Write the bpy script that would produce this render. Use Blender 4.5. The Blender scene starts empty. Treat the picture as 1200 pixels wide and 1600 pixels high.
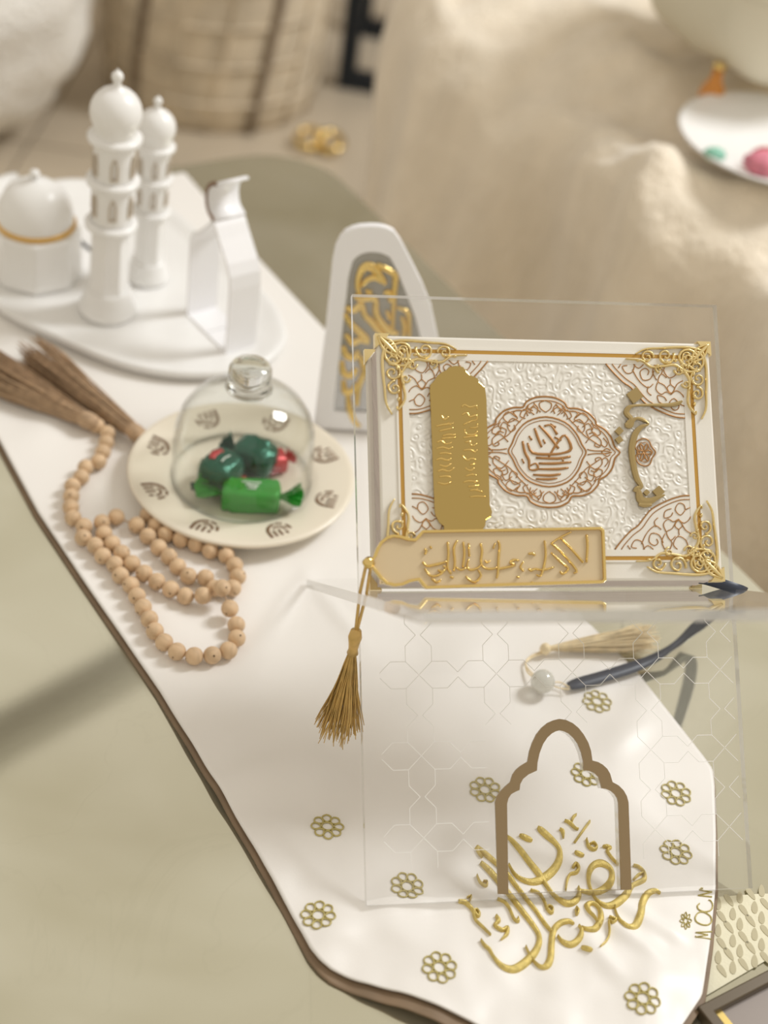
import bpy, bmesh, math, random
from mathutils import Vector, Matrix, noise
V = Vector
random.seed(7)
scene = bpy.context.scene
col = scene.collection
R = math.radians

# ------------------------------------------------------------------ camera
FPX = 2400.0; DIST = 1.06; ELEV = R(40); ROLL = R(9.3)
CP = V((0, -DIST*math.cos(ELEV), DIST*math.sin(ELEV)))
CF = -CP.normalized()
_r = V((1, 0, 0)); _u = _r.cross(CF)
CX = math.cos(ROLL)*_r + math.sin(ROLL)*_u
CY = -math.sin(ROLL)*_r + math.cos(ROLL)*_u
cam = bpy.data.cameras.new('camera'); cam_o = bpy.data.objects.new('camera', cam); col.objects.link(cam_o)
cam_o.matrix_world = Matrix(((CX.x, CY.x, -CF.x, CP.x), (CX.y, CY.y, -CF.y, CP.y), (CX.z, CY.z, -CF.z, CP.z), (0, 0, 0, 1)))
cam.sensor_fit = 'VERTICAL'; cam.sensor_height = 36.0; cam.lens = 36.0*FPX/1600.0
cam.clip_start = 0.05; cam.clip_end = 50
cam.dof.use_dof = True; cam.dof.focus_distance = 0.85; cam.dof.aperture_fstop = 4.0; cam.dof.aperture_blades = 0
scene.camera = cam_o

# ------------------------------------------------------------------ light
world = bpy.data.worlds.new('room_light'); scene.world = world; world.use_nodes = True
bg = world.node_tree.nodes['Background']; bg.inputs[0].default_value = (1.0, 0.905, 0.765, 1); bg.inputs[1].default_value = 0.70
win = bpy.data.lights.new('window_daylight', 'AREA'); win.shape = 'RECTANGLE'; win.size = 0.6; win.size_y = 0.85; win.energy = 60; win.color = (0.97, 0.985, 1.0)
win_o = bpy.data.objects.new('window_daylight', win); col.objects.link(win_o)
win_o.location = (1.72, 1.10, 2.15); win_o.rotation_euler = (win_o.location-V((0.05, -0.05, 0))).to_track_quat('Z', 'Y').to_euler()
vs = scene.view_settings; vs.view_transform = 'Standard'; vs.look = 'None'; vs.exposure = 0.0; vs.gamma = 1.0; vs.use_curve_mapping = False
scene.cycles.max_bounces = 12; scene.cycles.transparent_max_bounces = 24

# ------------------------------------------------------------------ geometry of the place measured from the view
def ray(x, y): return CF + CX*((x-600)/FPX) - CY*((y-800)/FPX)
def gz(x, y, z=0.0):
    v = ray(x, y); return CP + v*((z-CP.z)/v.z)
def pl(x, y, o, n):
    v = ray(x, y); return CP + v*((o-CP).dot(n)/v.dot(n))

# ------------------------------------------------------------------ materials
MATS = {}
def mat(name, color, rough=0.5, metal=0.0, var=0.0, vscale=20.0, bump=0.0, bscale=200.0, spec=0.5, sheen=0.0, coat=0.0, trans=0.0, stretch=None, bdist=0.001):
    m = bpy.data.materials.new(name); m.use_nodes = True; nt = m.node_tree; b = nt.nodes['Principled BSDF']
    c = (*color, 1)
    b.inputs['Base Color'].default_value = c; b.inputs['Roughness'].default_value = rough; b.inputs['Metallic'].default_value = metal
    b.inputs['Specular IOR Level'].default_value = spec
    if sheen: b.inputs['Sheen Weight'].default_value = sheen
    if coat: b.inputs['Coat Weight'].default_value = coat; b.inputs['Coat Roughness'].default_value = 0.05
    if trans: b.inputs['Transmission Weight'].default_value = trans
    tc = nt.nodes.new('ShaderNodeTexCoord'); src = tc.outputs['Object']
    if stretch:
        mp = nt.nodes.new('ShaderNodeMapping'); mp.inputs['Scale'].default_value = stretch; nt.links.new(src, mp.inputs[0]); src = mp.outputs[0]
    if var:
        n = nt.nodes.new('ShaderNodeTexNoise'); n.inputs['Scale'].default_value = vscale; n.inputs['Detail'].default_value = 5
        nt.links.new(src, n.inputs['Vector'])
        r = nt.nodes.new('ShaderNodeValToRGB')
        r.color_ramp.elements[0].position = 0.3; r.color_ramp.elements[1].position = 0.7
        r.color_ramp.elements[0].color = (*[max(0, x*(1-var)) for x in color], 1)
        r.color_ramp.elements[1].color = (*[min(1, x*(1+var*0.6)) for x in color], 1)
        nt.links.new(n.outputs['Fac'], r.inputs[0]); nt.links.new(r.outputs[0], b.inputs['Base Color'])
    if bump:
        n2 = nt.nodes.new('ShaderNodeTexNoise'); n2.inputs['Scale'].default_value = bscale; n2.inputs['Detail'].default_value = 4
        nt.links.new(src, n2.inputs['Vector'])
        bp = nt.nodes.new('ShaderNodeBump'); bp.inputs['Strength'].default_value = bump; bp.inputs['Distance'].default_value = bdist
        nt.links.new(n2.outputs['Fac'], bp.inputs['Height']); nt.links.new(bp.outputs[0], b.inputs['Normal'])
    MATS[name] = m; return m
def clear_mat(name, tint, ior=1.49, gloss=1.0, haze=0.0, hazecol=(0.9, 0.9, 0.9)):
    m = bpy.data.materials.new(name); m.use_nodes = True; nt = m.node_tree; nt.nodes.clear()
    out = nt.nodes.new('ShaderNodeOutputMaterial'); tr = nt.nodes.new('ShaderNodeBsdfTransparent'); tr.inputs[0].default_value = (*tint, 1)
    gl = nt.nodes.new('ShaderNodeBsdfGlossy'); gl.inputs['Roughness'].default_value = 0.02; gl.inputs[0].default_value = (gloss, gloss, gloss, 1)
    lw = nt.nodes.new('ShaderNodeLayerWeight'); lw.inputs[0].default_value = 0.5; f0 = ((ior-1)/(ior+1))**2
    pw = nt.nodes.new('ShaderNodeMath'); pw.operation = 'POWER'; pw.inputs[1].default_value = 5.0
    fr = nt.nodes.new('ShaderNodeMath'); fr.operation = 'MULTIPLY_ADD'; fr.inputs[1].default_value = 1-f0; fr.inputs[2].default_value = f0
    nt.links.new(lw.outputs['Facing'], pw.inputs[0]); nt.links.new(pw.outputs[0], fr.inputs[0])
    mx = nt.nodes.new('ShaderNodeMixShader'); nt.links.new(fr.outputs[0], mx.inputs[0])
    base = tr.outputs[0]
    if haze:
        df = nt.nodes.new('ShaderNodeBsdfDiffuse'); df.inputs[0].default_value = (*hazecol, 1)
        m2 = nt.nodes.new('ShaderNodeMixShader'); m2.inputs[0].default_value = haze
        nt.links.new(tr.outputs[0], m2.inputs[1]); nt.links.new(df.outputs[0], m2.inputs[2]); base = m2.outputs[0]
    nt.links.new(base, mx.inputs[1]); nt.links.new(gl.outputs[0], mx.inputs[2]); nt.links.new(mx.outputs[0], out.inputs[0])
    MATS[name] = m; return m
satin = mat('satin', (0.86, 0.835, 0.80), 0.42, var=0.03, vscale=9, bump=0.05, bscale=900, sheen=0.3)
lining_reflection = mat('lining_reflection', (0.24, 0.165, 0.10), 0.6, var=0.15, vscale=60)
thread = mat('gold_thread', (0.72, 0.57, 0.19), 0.36, metal=0.5, bump=0.6, bscale=1600, var=0.2, vscale=300)
fthread = mat('olive_gold_thread', (0.55, 0.47, 0.19), 0.45, metal=0.35, bump=0.5, bscale=1600)
gold = mat('polished_gold', (0.83, 0.62, 0.24), 0.12, metal=1.0)
goldm = mat('mirror_gold', (0.56, 0.41, 0.15), 0.07, metal=1.0)
foil = mat('gold_foil_print', (0.40, 0.20, 0.065), 0.4, metal=0.3)
foil2 = mat('gold_foil_band', (0.56, 0.32, 0.07), 0.3, metal=0.45)
filig = mat('filigree_gold', (0.84, 0.68, 0.34), 0.28, metal=0.75)
bronze = mat('gold_dark_reflection', (0.31, 0.225, 0.125), 0.3, metal=0.5)  # gold; the dark room it would mirror is put into the base colour
leather = mat('white_leather', (0.80, 0.77, 0.70), 0.42, var=0.02, vscale=40, bump=0.06, bscale=1500)
pages = mat('page_edges', (0.62, 0.55, 0.53), 0.6, var=0.2, vscale=30, stretch=(1, 1, 60))
lilac = mat('lilac_band', (0.45, 0.30, 0.33), 0.35)
resin = mat('frosted_resin', (0.64, 0.51, 0.32), 0.22, spec=0.6)
ceramic = mat('white_ceramic', (0.87, 0.865, 0.85), 0.3, var=0.02, vscale=30)
white = mat('white_enamel', (0.92, 0.92, 0.94), 0.3)
cream = mat('cream_ceramic', (0.82, 0.75, 0.62), 0.3, var=0.03, vscale=25, coat=0.3)
brown = mat('brown_paint', (0.20, 0.11, 0.055), 0.5)
amberp = mat('amber_gilding', (0.70, 0.42, 0.10), 0.3, metal=0.5)
wood = mat('pale_wood', (0.66, 0.47, 0.29), 0.6, var=0.16, vscale=90, bump=0.1, bscale=500, stretch=(1, 1, 4))
jute = mat('brown_jute', (0.50, 0.345, 0.215), 0.8, var=0.25, vscale=200)
tgold = mat('silk_gold', (0.66, 0.44, 0.15), 0.35, metal=0.3, var=0.2, vscale=150)
tcream = mat('silk_cream', (0.88, 0.73, 0.46), 0.4, var=0.15, vscale=150)
navy = mat('navy_ribbon', (0.030, 0.040, 0.066), 0.42)
milk = mat('milky_glass', (0.80, 0.80, 0.74), 0.08, trans=0.45, coat=0.5)
dgreen = mat('dark_green_foil', (0.008, 0.105, 0.065), 0.2, metal=0.4, bump=0.5, bscale=140, bdist=0.003)
lgreen = mat('bright_green_foil', (0.030, 0.33, 0.035), 0.25, metal=0.25, bump=0.15, bscale=160)
redf = mat('red_foil', (0.50, 0.045, 0.05), 0.25, metal=0.3, bump=0.4, bscale=150)
wprint = mat('white_print', (0.80, 0.86, 0.80), 0.5)
etch = mat('etched_line', (0.88, 0.87, 0.85), 0.6)
furm = mat('cream_fur', (0.86, 0.765, 0.62), 0.9, var=0.08, vscale=30, bump=0.6, bscale=160, sheen=0.5, bdist=0.006, stretch=(1, 1, 0.35))
wfur = mat('white_plush', (0.88, 0.85, 0.79), 0.9, var=0.08, vscale=12, bump=0.9, bscale=90, bdist=0.01)
woven = mat('beige_weave', (0.72, 0.62, 0.47), 0.8, var=0.2, vscale=22, bump=0.5, bscale=120)
wovend = mat('taupe_weave', (0.26, 0.20, 0.14), 0.8, var=0.2, vscale=40)
black = mat('black_metal', (0.012, 0.018, 0.028), 0.4, metal=0.3)
sage = mat('sage_linen', (0.70, 0.66, 0.53), 0.85, bump=0.3, bscale=300)
pinkm = mat('pink_sugar', (0.75, 0.25, 0.33), 0.5, var=0.3, vscale=90)
mint = mat('mint_sugar', (0.25, 0.55, 0.42), 0.5)
amber = mat('amber_resin', (0.62, 0.25, 0.04), 0.3)
darkframe = mat('dark_bronze_frame', (0.10, 0.075, 0.045), 0.3, metal=0.3)
mauve = mat('mauve_mirror', (0.40, 0.36, 0.34), 0.12, metal=0.4)
yellowm = mat('yellow_gilding', (0.70, 0.52, 0.16), 0.25, metal=0.4)
lace = mat('cream_lace', (0.78, 0.74, 0.55), 0.6, bump=0.2, bscale=500)
laced = mat('lace_eyelet', (0.52, 0.47, 0.31), 0.7)
acryl = clear_mat('clear_acrylic', (0.995, 0.995, 0.995))
acryl_e = clear_mat('acrylic_cut_edge', (0.80, 0.80, 0.80), haze=0.45, hazecol=(0.80, 0.79, 0.76))
glass = clear_mat('clear_glass', (0.965, 0.97, 0.96), ior=1.45, gloss=0.85)
glasst = mat('thick_glass', (0.93, 0.94, 0.92), 0.02, trans=1.0)
smoke = clear_mat('grey_acrylic', (0.80, 0.80, 0.80), haze=0.35, hazecol=(0.55, 0.55, 0.54))

# polished stone-look table top
m = bpy.data.materials.new('polished_stone'); m.use_nodes = True; nt = m.node_tree; b = nt.nodes['Principled BSDF']
tc = nt.nodes.new('ShaderNodeTexCoord'); n1 = nt.nodes.new('ShaderNodeTexNoise'); n1.inputs['Scale'].default_value = 5.5; n1.inputs['Detail'].default_value = 3; n1.inputs['Distortion'].default_value = 0.6
r1 = nt.nodes.new('ShaderNodeValToRGB'); r1.color_ramp.elements[0].position = 0.33; r1.color_ramp.elements[0].color = (0.60, 0.575, 0.425, 1)
r1.color_ramp.elements[1].position = 0.66; r1.color_ramp.elements[1].color = (0.76, 0.745, 0.61, 1)
n2 = nt.nodes.new('ShaderNodeTexNoise'); n2.inputs['Scale'].default_value = 9; n2.inputs['Detail'].default_value = 9; n2.inputs['Distortion'].default_value = 1.8
r2 = nt.nodes.new('ShaderNodeValToRGB'); r2.color_ramp.elements[0].position = 0.485; r2.color_ramp.elements[0].color = (1, 1, 1, 1)
e_ = r2.color_ramp.elements.new(0.5); e_.color = (0.82, 0.82, 0.80, 1); r2.color_ramp.elements[-1].position = 0.515; r2.color_ramp.elements[-1].color = (1, 1, 1, 1)
mx = nt.nodes.new('ShaderNodeMix'); mx.data_type = 'RGBA'; mx.blend_type = 'MULTIPLY'; mx.inputs['Factor'].default_value = 0.12
nt.links.new(tc.outputs['Object'], n1.inputs[0]); nt.links.new(tc.outputs['Object'], n2.inputs[0]); nt.links.new(n1.outputs['Fac'], r1.inputs[0]); nt.links.new(n2.outputs['Fac'], r2.inputs[0])
nt.links.new(r1.outputs[0], mx.inputs['A']); nt.links.new(r2.outputs[0], mx.inputs['B']); nt.links.new(mx.outputs['Result'], b.inputs['Base Color'])
b.inputs['Roughness'].default_value = 0.05; b.inputs['Specular IOR Level'].default_value = 0.9; b.inputs['IOR'].default_value = 1.9; b.inputs['Metallic'].default_value = 0.72
stone = m
# embossed cover field
m = bpy.data.materials.new('embossed_leather'); m.use_nodes = True; nt = m.node_tree; b = nt.nodes['Principled BSDF']
b.inputs['Base Color'].default_value = (0.80, 0.775, 0.71, 1); b.inputs['Roughness'].default_value = 0.38
tc = nt.nodes.new('ShaderNodeTexCoord'); vo = nt.nodes.new('ShaderNodeTexVoronoi'); vo.inputs['Scale'].default_value = 235; vo.feature = 'SMOOTH_F1'
nz = nt.nodes.new('ShaderNodeTexNoise'); nz.inputs['Scale'].default_value = 60
ad = nt.nodes.new('ShaderNodeVectorMath'); ad.operation = 'MULTIPLY_ADD'; ad.inputs[1].default_value = (0.006,)*3
wv = nt.nodes.new('ShaderNodeMath'); wv.operation = 'SINE'; ml = nt.nodes.new('ShaderNodeMath'); ml.operation = 'MULTIPLY'; ml.inputs[1].default_value = 16
bp = nt.nodes.new('ShaderNodeBump'); bp.inputs['Strength'].default_value = 0.42; bp.inputs['Distance'].default_value = 0.0006
nt.links.new(tc.outputs['Object'], nz.inputs[0]); nt.links.new(nz.outputs['Color'], ad.inputs[0]); nt.links.new(tc.outputs['Object'], ad.inputs[2]); nt.links.new(ad.outputs[0], vo.inputs['Vector'])
nt.links.new(vo.outputs['Distance'], ml.inputs[0]); nt.links.new(ml.outputs[0], wv.inputs[0]); nt.links.new(wv.outputs[0], bp.inputs['Height']); nt.links.new(bp.outputs[0], b.inputs['Normal'])
emboss = m
# floor marble
floorm = mat('marble_floor', (0.55, 0.47, 0.36), 0.25, var=0.12, vscale=4)

# ------------------------------------------------------------------ mesh helpers
def mesh_obj(name, verts, faces, material, parent=None, smooth=True, mats2=None, midx=None):
    me = bpy.data.meshes.new(name); me.from_pydata([tuple(v) for v in verts], [], faces)
    for mm in ([material] if not isinstance(material, (list, tuple)) else material): me.materials.append(mm)
    if midx: me.polygons.foreach_set('material_index', midx)
    me.polygons.foreach_set('use_smooth', [smooth]*len(me.polygons)); me.update()
    o = bpy.data.objects.new(name, me); col.objects.link(o)
    if parent: o.parent = parent
    return o
class MB:
    def __init__(s): s.v = []; s.f = []
    def add(s, vs_, fs_):
        k = len(s.v); s.v += [V(p) for p in vs_]; s.f += [tuple(i+k for i in f) for f in fs_]; return s
    def box(s, x0, x1, y0, y1, z0, z1, M=None):
        vs_ = [V((x, y, z)) for z in (z0, z1) for x, y in ((x0, y0), (x1, y0), (x1, y1), (x0, y1))]
        if M: vs_ = [M(p) for p in vs_]
        return s.add(vs_, [(3, 2, 1, 0), (4, 5, 6, 7), (0, 1, 5, 4), (1, 2, 6, 5), (2, 3, 7, 6), (3, 0, 4, 7)])
    def lathe(s, prof, seg=48, c=(0, 0, 0), M=None, squash=None):
        vs_ = []; n = len(prof)
        for i in range(seg):
            a = 2*math.pi*i/seg
            for r, z in prof:
                p = V((c[0]+r*math.cos(a), c[1]+r*math.sin(a), c[2]+z)); vs_.append(M(p) if M else p)
        fs_ = [(i*n+j, ((i+1) % seg)*n+j, ((i+1) % seg)*n+j+1, i*n+j+1) for i in range(seg) for j in range(n-1)]
        return s.add(vs_, fs_)
    def tube(s, path, rad, seg=8, closed=False, cap=True):
        path = [V(p) for p in path]; n = len(path)
        rads = rad if isinstance(rad, (list, tuple)) else [rad]*n
        up = None; vs_ = []
        for i, p in enumerate(path):
            a = path[(i-1) % n] if closed or i > 0 else path[i]; b_ = path[(i+1) % n] if closed or i < n-1 else path[i]
            t = (b_-a)
            if t.length < 1e-9: t = V((0, 0, 1))
            t.normalize()
            if up is None:
                up = t.orthogonal().normalized()
            up = (up-t*up.dot(t))
            if up.length < 1e-6: up = t.orthogonal()
            up.normalize(); sd = t.cross(up)
            for k in range(seg):
                an = 2*math.pi*k/seg; vs_.append(p+(up*math.cos(an)+sd*math.sin(an))*rads[i])
        m_ = n if closed else n-1
        fs_ = [(i*seg+k, i*seg+(k+1) % seg, ((i+1) % n)*seg+(k+1) % seg, ((i+1) % n)*seg+k) for i in range(m_) for k in range(seg)]
        if cap and not closed: fs_ += [tuple(range(seg))[::-1], tuple((n-1)*seg+k for k in range(seg))]
        return s.add(vs_, fs_)
    def stroke(s, pts, M, h, smooth=4, closed=False, flat=False):
        """raised ribbon: pts (x,y,width) on a surface, M(x,y,h)->3D"""
        if smooth: pts = catmull(pts, smooth, closed)
        n = len(pts); prof = ((-1, 0), (-0.94, 0.9), (0, 1.0), (0.94, 0.9), (1, 0)) if flat else ((-1, 0), (-0.72, 0.62), (0, 1), (0.72, 0.62), (1, 0))
        vs_ = []
        for i, (x, y, w) in enumerate(pts):
            a = pts[(i-1) % n] if closed or i else pts[i]; b_ = pts[(i+1) % n] if closed or i < n-1 else pts[i]
            dx, dy = b_[0]-a[0], b_[1]-a[1]; l = math.hypot(dx, dy) or 1; nx, ny = -dy/l, dx/l
            for q, hh in prof: vs_.append(M(x+nx*q*w/2, y+ny*q*w/2, h*hh))
        m_ = n if closed else n-1; k = len(prof)
        fs_ = [(i*k+j, i*k+j+1, ((i+1) % n)*k+j+1, ((i+1) % n)*k+j) for i in range(m_) for j in range(k-1)]
        if not closed: fs_ += [tuple(range(k)), tuple((n-1)*k+j for j in range(k))[::-1]]
        return s.add(vs_, fs_)
    def prism(s, outline, M, h0, h1):
        """filled convex-ish/any outline via ear-clipping, extruded; M(x,y,h)"""
        from mathutils.geometry import tessellate_polygon
        n = len(outline); tris = tessellate_polygon([[V((x, y, 0)) for x, y in outline]])
        vs_ = [M(x, y, h0) for x, y in outline]+[M(x, y, h1) for x, y in outline]
        fs_ = [(a, c, b_) for a, b_, c in tris]+[(a+n, b_+n, c+n) for a, b_, c in tris]+[(i, (i+1) % n, (i+1) % n+n, i+n) for i in range(n)]
        return s.add(vs_, fs_)
    def ring(s, outer, inner, M, h0, h1):
        """frame between two outlines of equal count"""
        n = len(outer)
        vs_ = [M(*p, h) for h in (h0, h1) for pts in (outer, inner) for p in pts]
        fs_ = []
        for i in range(n):
            j = (i+1) % n
            fs_ += [(2*n+i, 2*n+j, 3*n+j, 3*n+i), (j, i, n+i, n+j), (i, j, 2*n+j, 2*n+i), (n+j, n+i, 3*n+i, 3*n+j)]
        return s.add(vs_, fs_)
    def build(s, name, material, parent=None, smooth=True, fix=True):
        o = mesh_obj(name, s.v, s.f, material, parent, smooth)
        if fix:
            bm = bmesh.new(); bm.from_mesh(o.data); bmesh.ops.recalc_face_normals(bm, faces=bm.faces); bm.to_mesh(o.data); bm.free()
        return o
def catmull(pts, k=4, closed=False):
    n = len(pts)
    if n < 3: return list(pts)
    out = []
    def g(i): return pts[i % n] if closed else pts[max(0, min(n-1, i))]
    for i in range(n if closed else n-1):
        p0, p1, p2, p3 = g(i-1), g(i), g(i+1), g(i+2)
        for j in range(k):
            t = j/k
            out.append(tuple(0.5*(2*b_+(c-a)*t+(2*a-5*b_+4*c-d)*t*t+(3*b_-a-3*c+d)*t**3) for a, b_, c, d in zip(p0, p1, p2, p3)))
    if not closed: out.append(tuple(pts[-1]))
    return out
def tag(o, label, cat=None, group=None, kind=None):
    if label: o['label'] = label
    if cat: o['category'] = cat
    if group: o['group'] = group
    if kind: o['kind'] = kind
    return o
def thing(name, label, cat, loc=(0, 0, 0), group=None):
    o = bpy.data.objects.new(name, None); col.objects.link(o); o.location = loc; o.empty_display_size = 0.02
    tag(o, label, cat, group); return o
def bevel(o, w, seg=2):
    md = o.modifiers.new('bevel', 'BEVEL'); md.width = w; md.segments = seg; md.limit_method = 'ANGLE'; md.angle_limit = R(40); return o
def child_copy(o, parent, matrix=None):
    c = o.copy(); col.objects.link(c); c.parent = parent
    if matrix is not None: c.matrix_local = matrix
    return c
def arcpts(cx, cy, r, a0, a1, n, w=None):
    return [(cx+r*math.cos(R(a0+(a1-a0)*i/n)), cy+r*math.sin(R(a0+(a1-a0)*i/n)))+((w,) if w is not None else ()) for i in range(n+1)]
def spiral(cx, cy, r, a0, turns, w, sgn=1, n=22, rmin=0.12):
    out = []
    for i in range(n+1):
        t = i/n; rr = r*(1-(1-rmin)*t); a = R(a0)+sgn*2*math.pi*turns*t
        out.append((cx+rr*math.cos(a), cy+rr*math.sin(a), w*(1-0.35*t)))
    return out
def tassel(mb, root, d, length, spread, n, r, sag=None, seg=7, thick=0.0005, zmin=None, head=0.12, flatn=None):
    d = V(d).normalized(); a = d.orthogonal().normalized(); b_ = d.cross(a)
    for i in range(n):
        an = random.random()*2*math.pi; q = math.sqrt(random.random()); L = length*random.uniform(0.86, 1.04)
        off = (a*math.cos(an)+b_*math.sin(an))*q
        wob = (a*random.uniform(-1, 1)+b_*random.uniform(-1, 1))*spread*0.25
        path = []
        for k in range(seg):
            t = k/(seg-1); e = min(1, t/head) if head else 1
            p = V(root)+d*(L*t)+off*(r*(0.6+0.4*e)+spread*t**1.4)+wob*(math.sin(t*math.pi*1.3+an)*t)
            if flatn is not None: p += V((0, 0, -flatn*t))
            if zmin is not None and p.z < zmin: p.z = zmin+random.random()*0.0025
            path.append(p)
        mb.tube(path, [thick]*(seg-1)+[thick*0.6], 3, cap=False)
    return mb

# directions of the table: TD runs along it towards the viewer, TN to the right across it
TD = V((0.59384, -0.80458, 0)); TN = V((0.80458, 0.59384, 0))
def tab(s, n, z=0.0): return TD*s+TN*n+V((0, 0, z))
FLOOR_Z = -0.42; Z_ = V((0, 0, 1))

# ------------------------------------------------------------------ floor of stone slabs
fl = MB().box(-3, 3, -2.4, 4.2, FLOOR_Z-0.06, FLOOR_Z-0.012).build('floor', mat('grout', (0.45, 0.40, 0.32), 0.8), smooth=False); fl['kind'] = 'structure'
slab = MB().box(-0.298, 0.298, -0.298, 0.298, -0.012, 0.0).build('floor_tile', floorm, fl, smooth=False)
slab.location = (-2.7, -2.1, FLOOR_Z)
for i in range(10):
    for j in range(11):
        if i or j:
            c = slab.copy(); col.objects.link(c); c.parent = fl; c.location = (-2.7+0.6*i, -2.1+0.6*j, FLOOR_Z)

wb = MB().box(-3, 3, 3.0, 3.1, FLOOR_Z-0.06, 2.1).build('wall_back', mat('taupe_plaster', (0.36, 0.30, 0.225), 0.8, var=0.15, vscale=2), smooth=False); wb['kind'] = 'structure'
bmv = V((0.26, 0.32, 0)).normalized(); bms = V((bmv.y, -bmv.x, 0)); bmc = V((-0.64, 1.59, 2.0))
tr1 = MB().box(-1.3, 1.85, -0.042, 0.042, 0.0, 0.08, lambda p: bmc+bmv*p.x+bms*p.y+Z_*p.z).build('added_beam_1', mat('added_beam_dark', (0.22, 0.20, 0.16), 0.6), smooth=False); tr1['kind'] = 'structure'  # unseen ceiling beam, added to put a dark band in the tabletop reflection
bs = MB().box(-3, 3, 2.975, 3.0, FLOOR_Z, FLOOR_Z+0.12).build('baseboard_back', ceramic, smooth=False); bs['kind'] = 'structure'

# ------------------------------------------------------------------ table
tbl = thing('coffee_table', 'long low table with polished pale green stone top under the white runner', 'table', tab(0, -0.2, FLOOR_Z))
TI = tbl.location.copy()
def rel(p, o): return V(p)-o
s0, s1, n0, n1_ = -0.49, 0.80, -0.62, 0.202
outl = []
for cs, cn, a0 in ((s0+0.07, n1_-0.07, 90), (s0+0.07, n0+0.07, 180), (s1-0.03, n0+0.03, 270), (s1-0.03, n1_-0.03, 0)):
    rr = 0.07 if cs < 0 else 0.03
    outl += [(cs+rr*math.cos(R(a0+k*15)), cn+rr*math.sin(R(a0+k*15))) for k in range(7)]
top = MB().prism(outl, lambda x, y, h: rel(tab(x, y, h), TI), -0.016, 0.0).build('table_top', stone, tbl, smooth=False); bevel(top, 0.002)
rim = MB().ring([(x, y) for x, y in outl], [(s0+(x-s0)*0.985+0.006, n0+(y-n0)*0.985+0.006) for x, y in outl], lambda x, y, h: rel(tab(x, y, h), TI), -0.030, -0.0165).build('table_frame', gold, tbl, smooth=False)
for a, b2 in ((s0+0.1, n0+0.1), (s0+0.1, n1_-0.1), (s1-0.1, n0+0.1), (s1-0.1, n1_-0.1)):
    MB().lathe([(0.0, FLOOR_Z), (0.016, FLOOR_Z), (0.012, -0.2), (0.016, -0.03), (0, -0.03)], 16, M=lambda p, a=a, b2=b2: rel(tab(a, b2)+p, TI)).build('table_leg', gold, tbl)

# ------------------------------------------------------------------ cloth runner
CLZ = 0.0045
RIDGES = []
for (x0, y0), (x1, y1), wd, am in (((478, 908), (395, 1020), 0.006, 0.0022), ((484, 914), (565, 1015), 0.006, 0.0018), ((330, 1250), (480, 1192), 0.014, 0.0048), ((300, 1180), (450, 1120), 0.016, 0.0030),
        ((575, 1426), (770, 1408), 0.0045, 0.0026), ((930, 1440), (1015, 1505), 0.005, 0.0026), ((960, 1420), (1055, 1478), 0.005, 0.0024), ((900, 1462), (965, 1545), 0.006, 0.0028), ((590, 1450), (705, 1505), 0.011, 0.0028),
        ((1040, 1520), (1000, 1610), 0.014, 0.0045), ((570, 1330), (420, 1300), 0.010, 0.0024), ((760, 1000), (630, 1120), 0.018, 0.0034), ((700, 1180), (580, 1250), 0.014, 0.0026), ((1010, 1130), (950, 1180), 0.008, 0.0020), ((560, 1450), (500, 1480), 0.008, 0.002), ((120, 640), (40, 700), 0.015, 0.003)):
    a_ = gz(x0, y0); b_ = gz(x1, y1); RIDGES.append((a_, (b_-a_).normalized(), (b_-a_).length, wd, am))
def cloth_z(x, y):
    p = V((x, y, 0)); w = 0.0
    m2 = max(0.0, min(1.0, (-0.285-y)/0.03))
    w += m2*0.0028*noise.noise(V((x*26-y*12, y*9+x*18, 1.3)))+m2*0.0010*noise.noise(V((x*70, y*60, 2.0)))
    w += (0.0009 if p.dot(TD) > 0.02 else 0.0003)*noise.noise(V((x*22, y*18, 5.0)))
    q = p.dot(TN)+0.07
    w += 0.0032*noise.noise(V((p.dot(TD)*7+q*16, q*11, 3.0)))*(0.10+0.90*max(0.0, min(1.0, (p.dot(TD)-0.02)/0.1)))
    for a, d, l, wd, am in RIDGES:
        e = p-a; t = e.dot(d)/l
        if -0.3 < t < 1.3:
            dist = e.x*d.y-e.y*d.x
            if abs(dist) < 3*wd:
                w += am*math.exp(-(dist/wd)**2)*max(0.0, math.sin(math.pi*(t+0.3)/1.6))**1.5
    s = p.dot(TD); 
    if s > 0.30: w += (s-0.30)*0.05
    return CLZ+max(-0.002, w)
Lp = [(-150, 440), (0, 689), (60, 800), (130, 905), (250, 1080), (330, 1215), (400, 1330), (450, 1416), (485, 1482), (500, 1500), (518, 1514), (560, 1533), (640, 1560), (700, 1585), (760, 1614), (850, 1652), (930, 1682), (968, 1690)]
Rp = [(258, 316), (403, 403), (475, 480), (560, 570), (700, 725), (800, 838), (905, 955), (1000, 1052), (1060, 1128), (1100, 1180), (1114, 1200), (1117, 1225), (1118, 1300), (1117, 1390), (1108, 1470), (1094, 1562), (1040, 1642), (984, 1690)]
Lw = [gz(*p, CLZ) for p in Lp]; Rw = [gz(*p, CLZ) for p in Rp]
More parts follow.
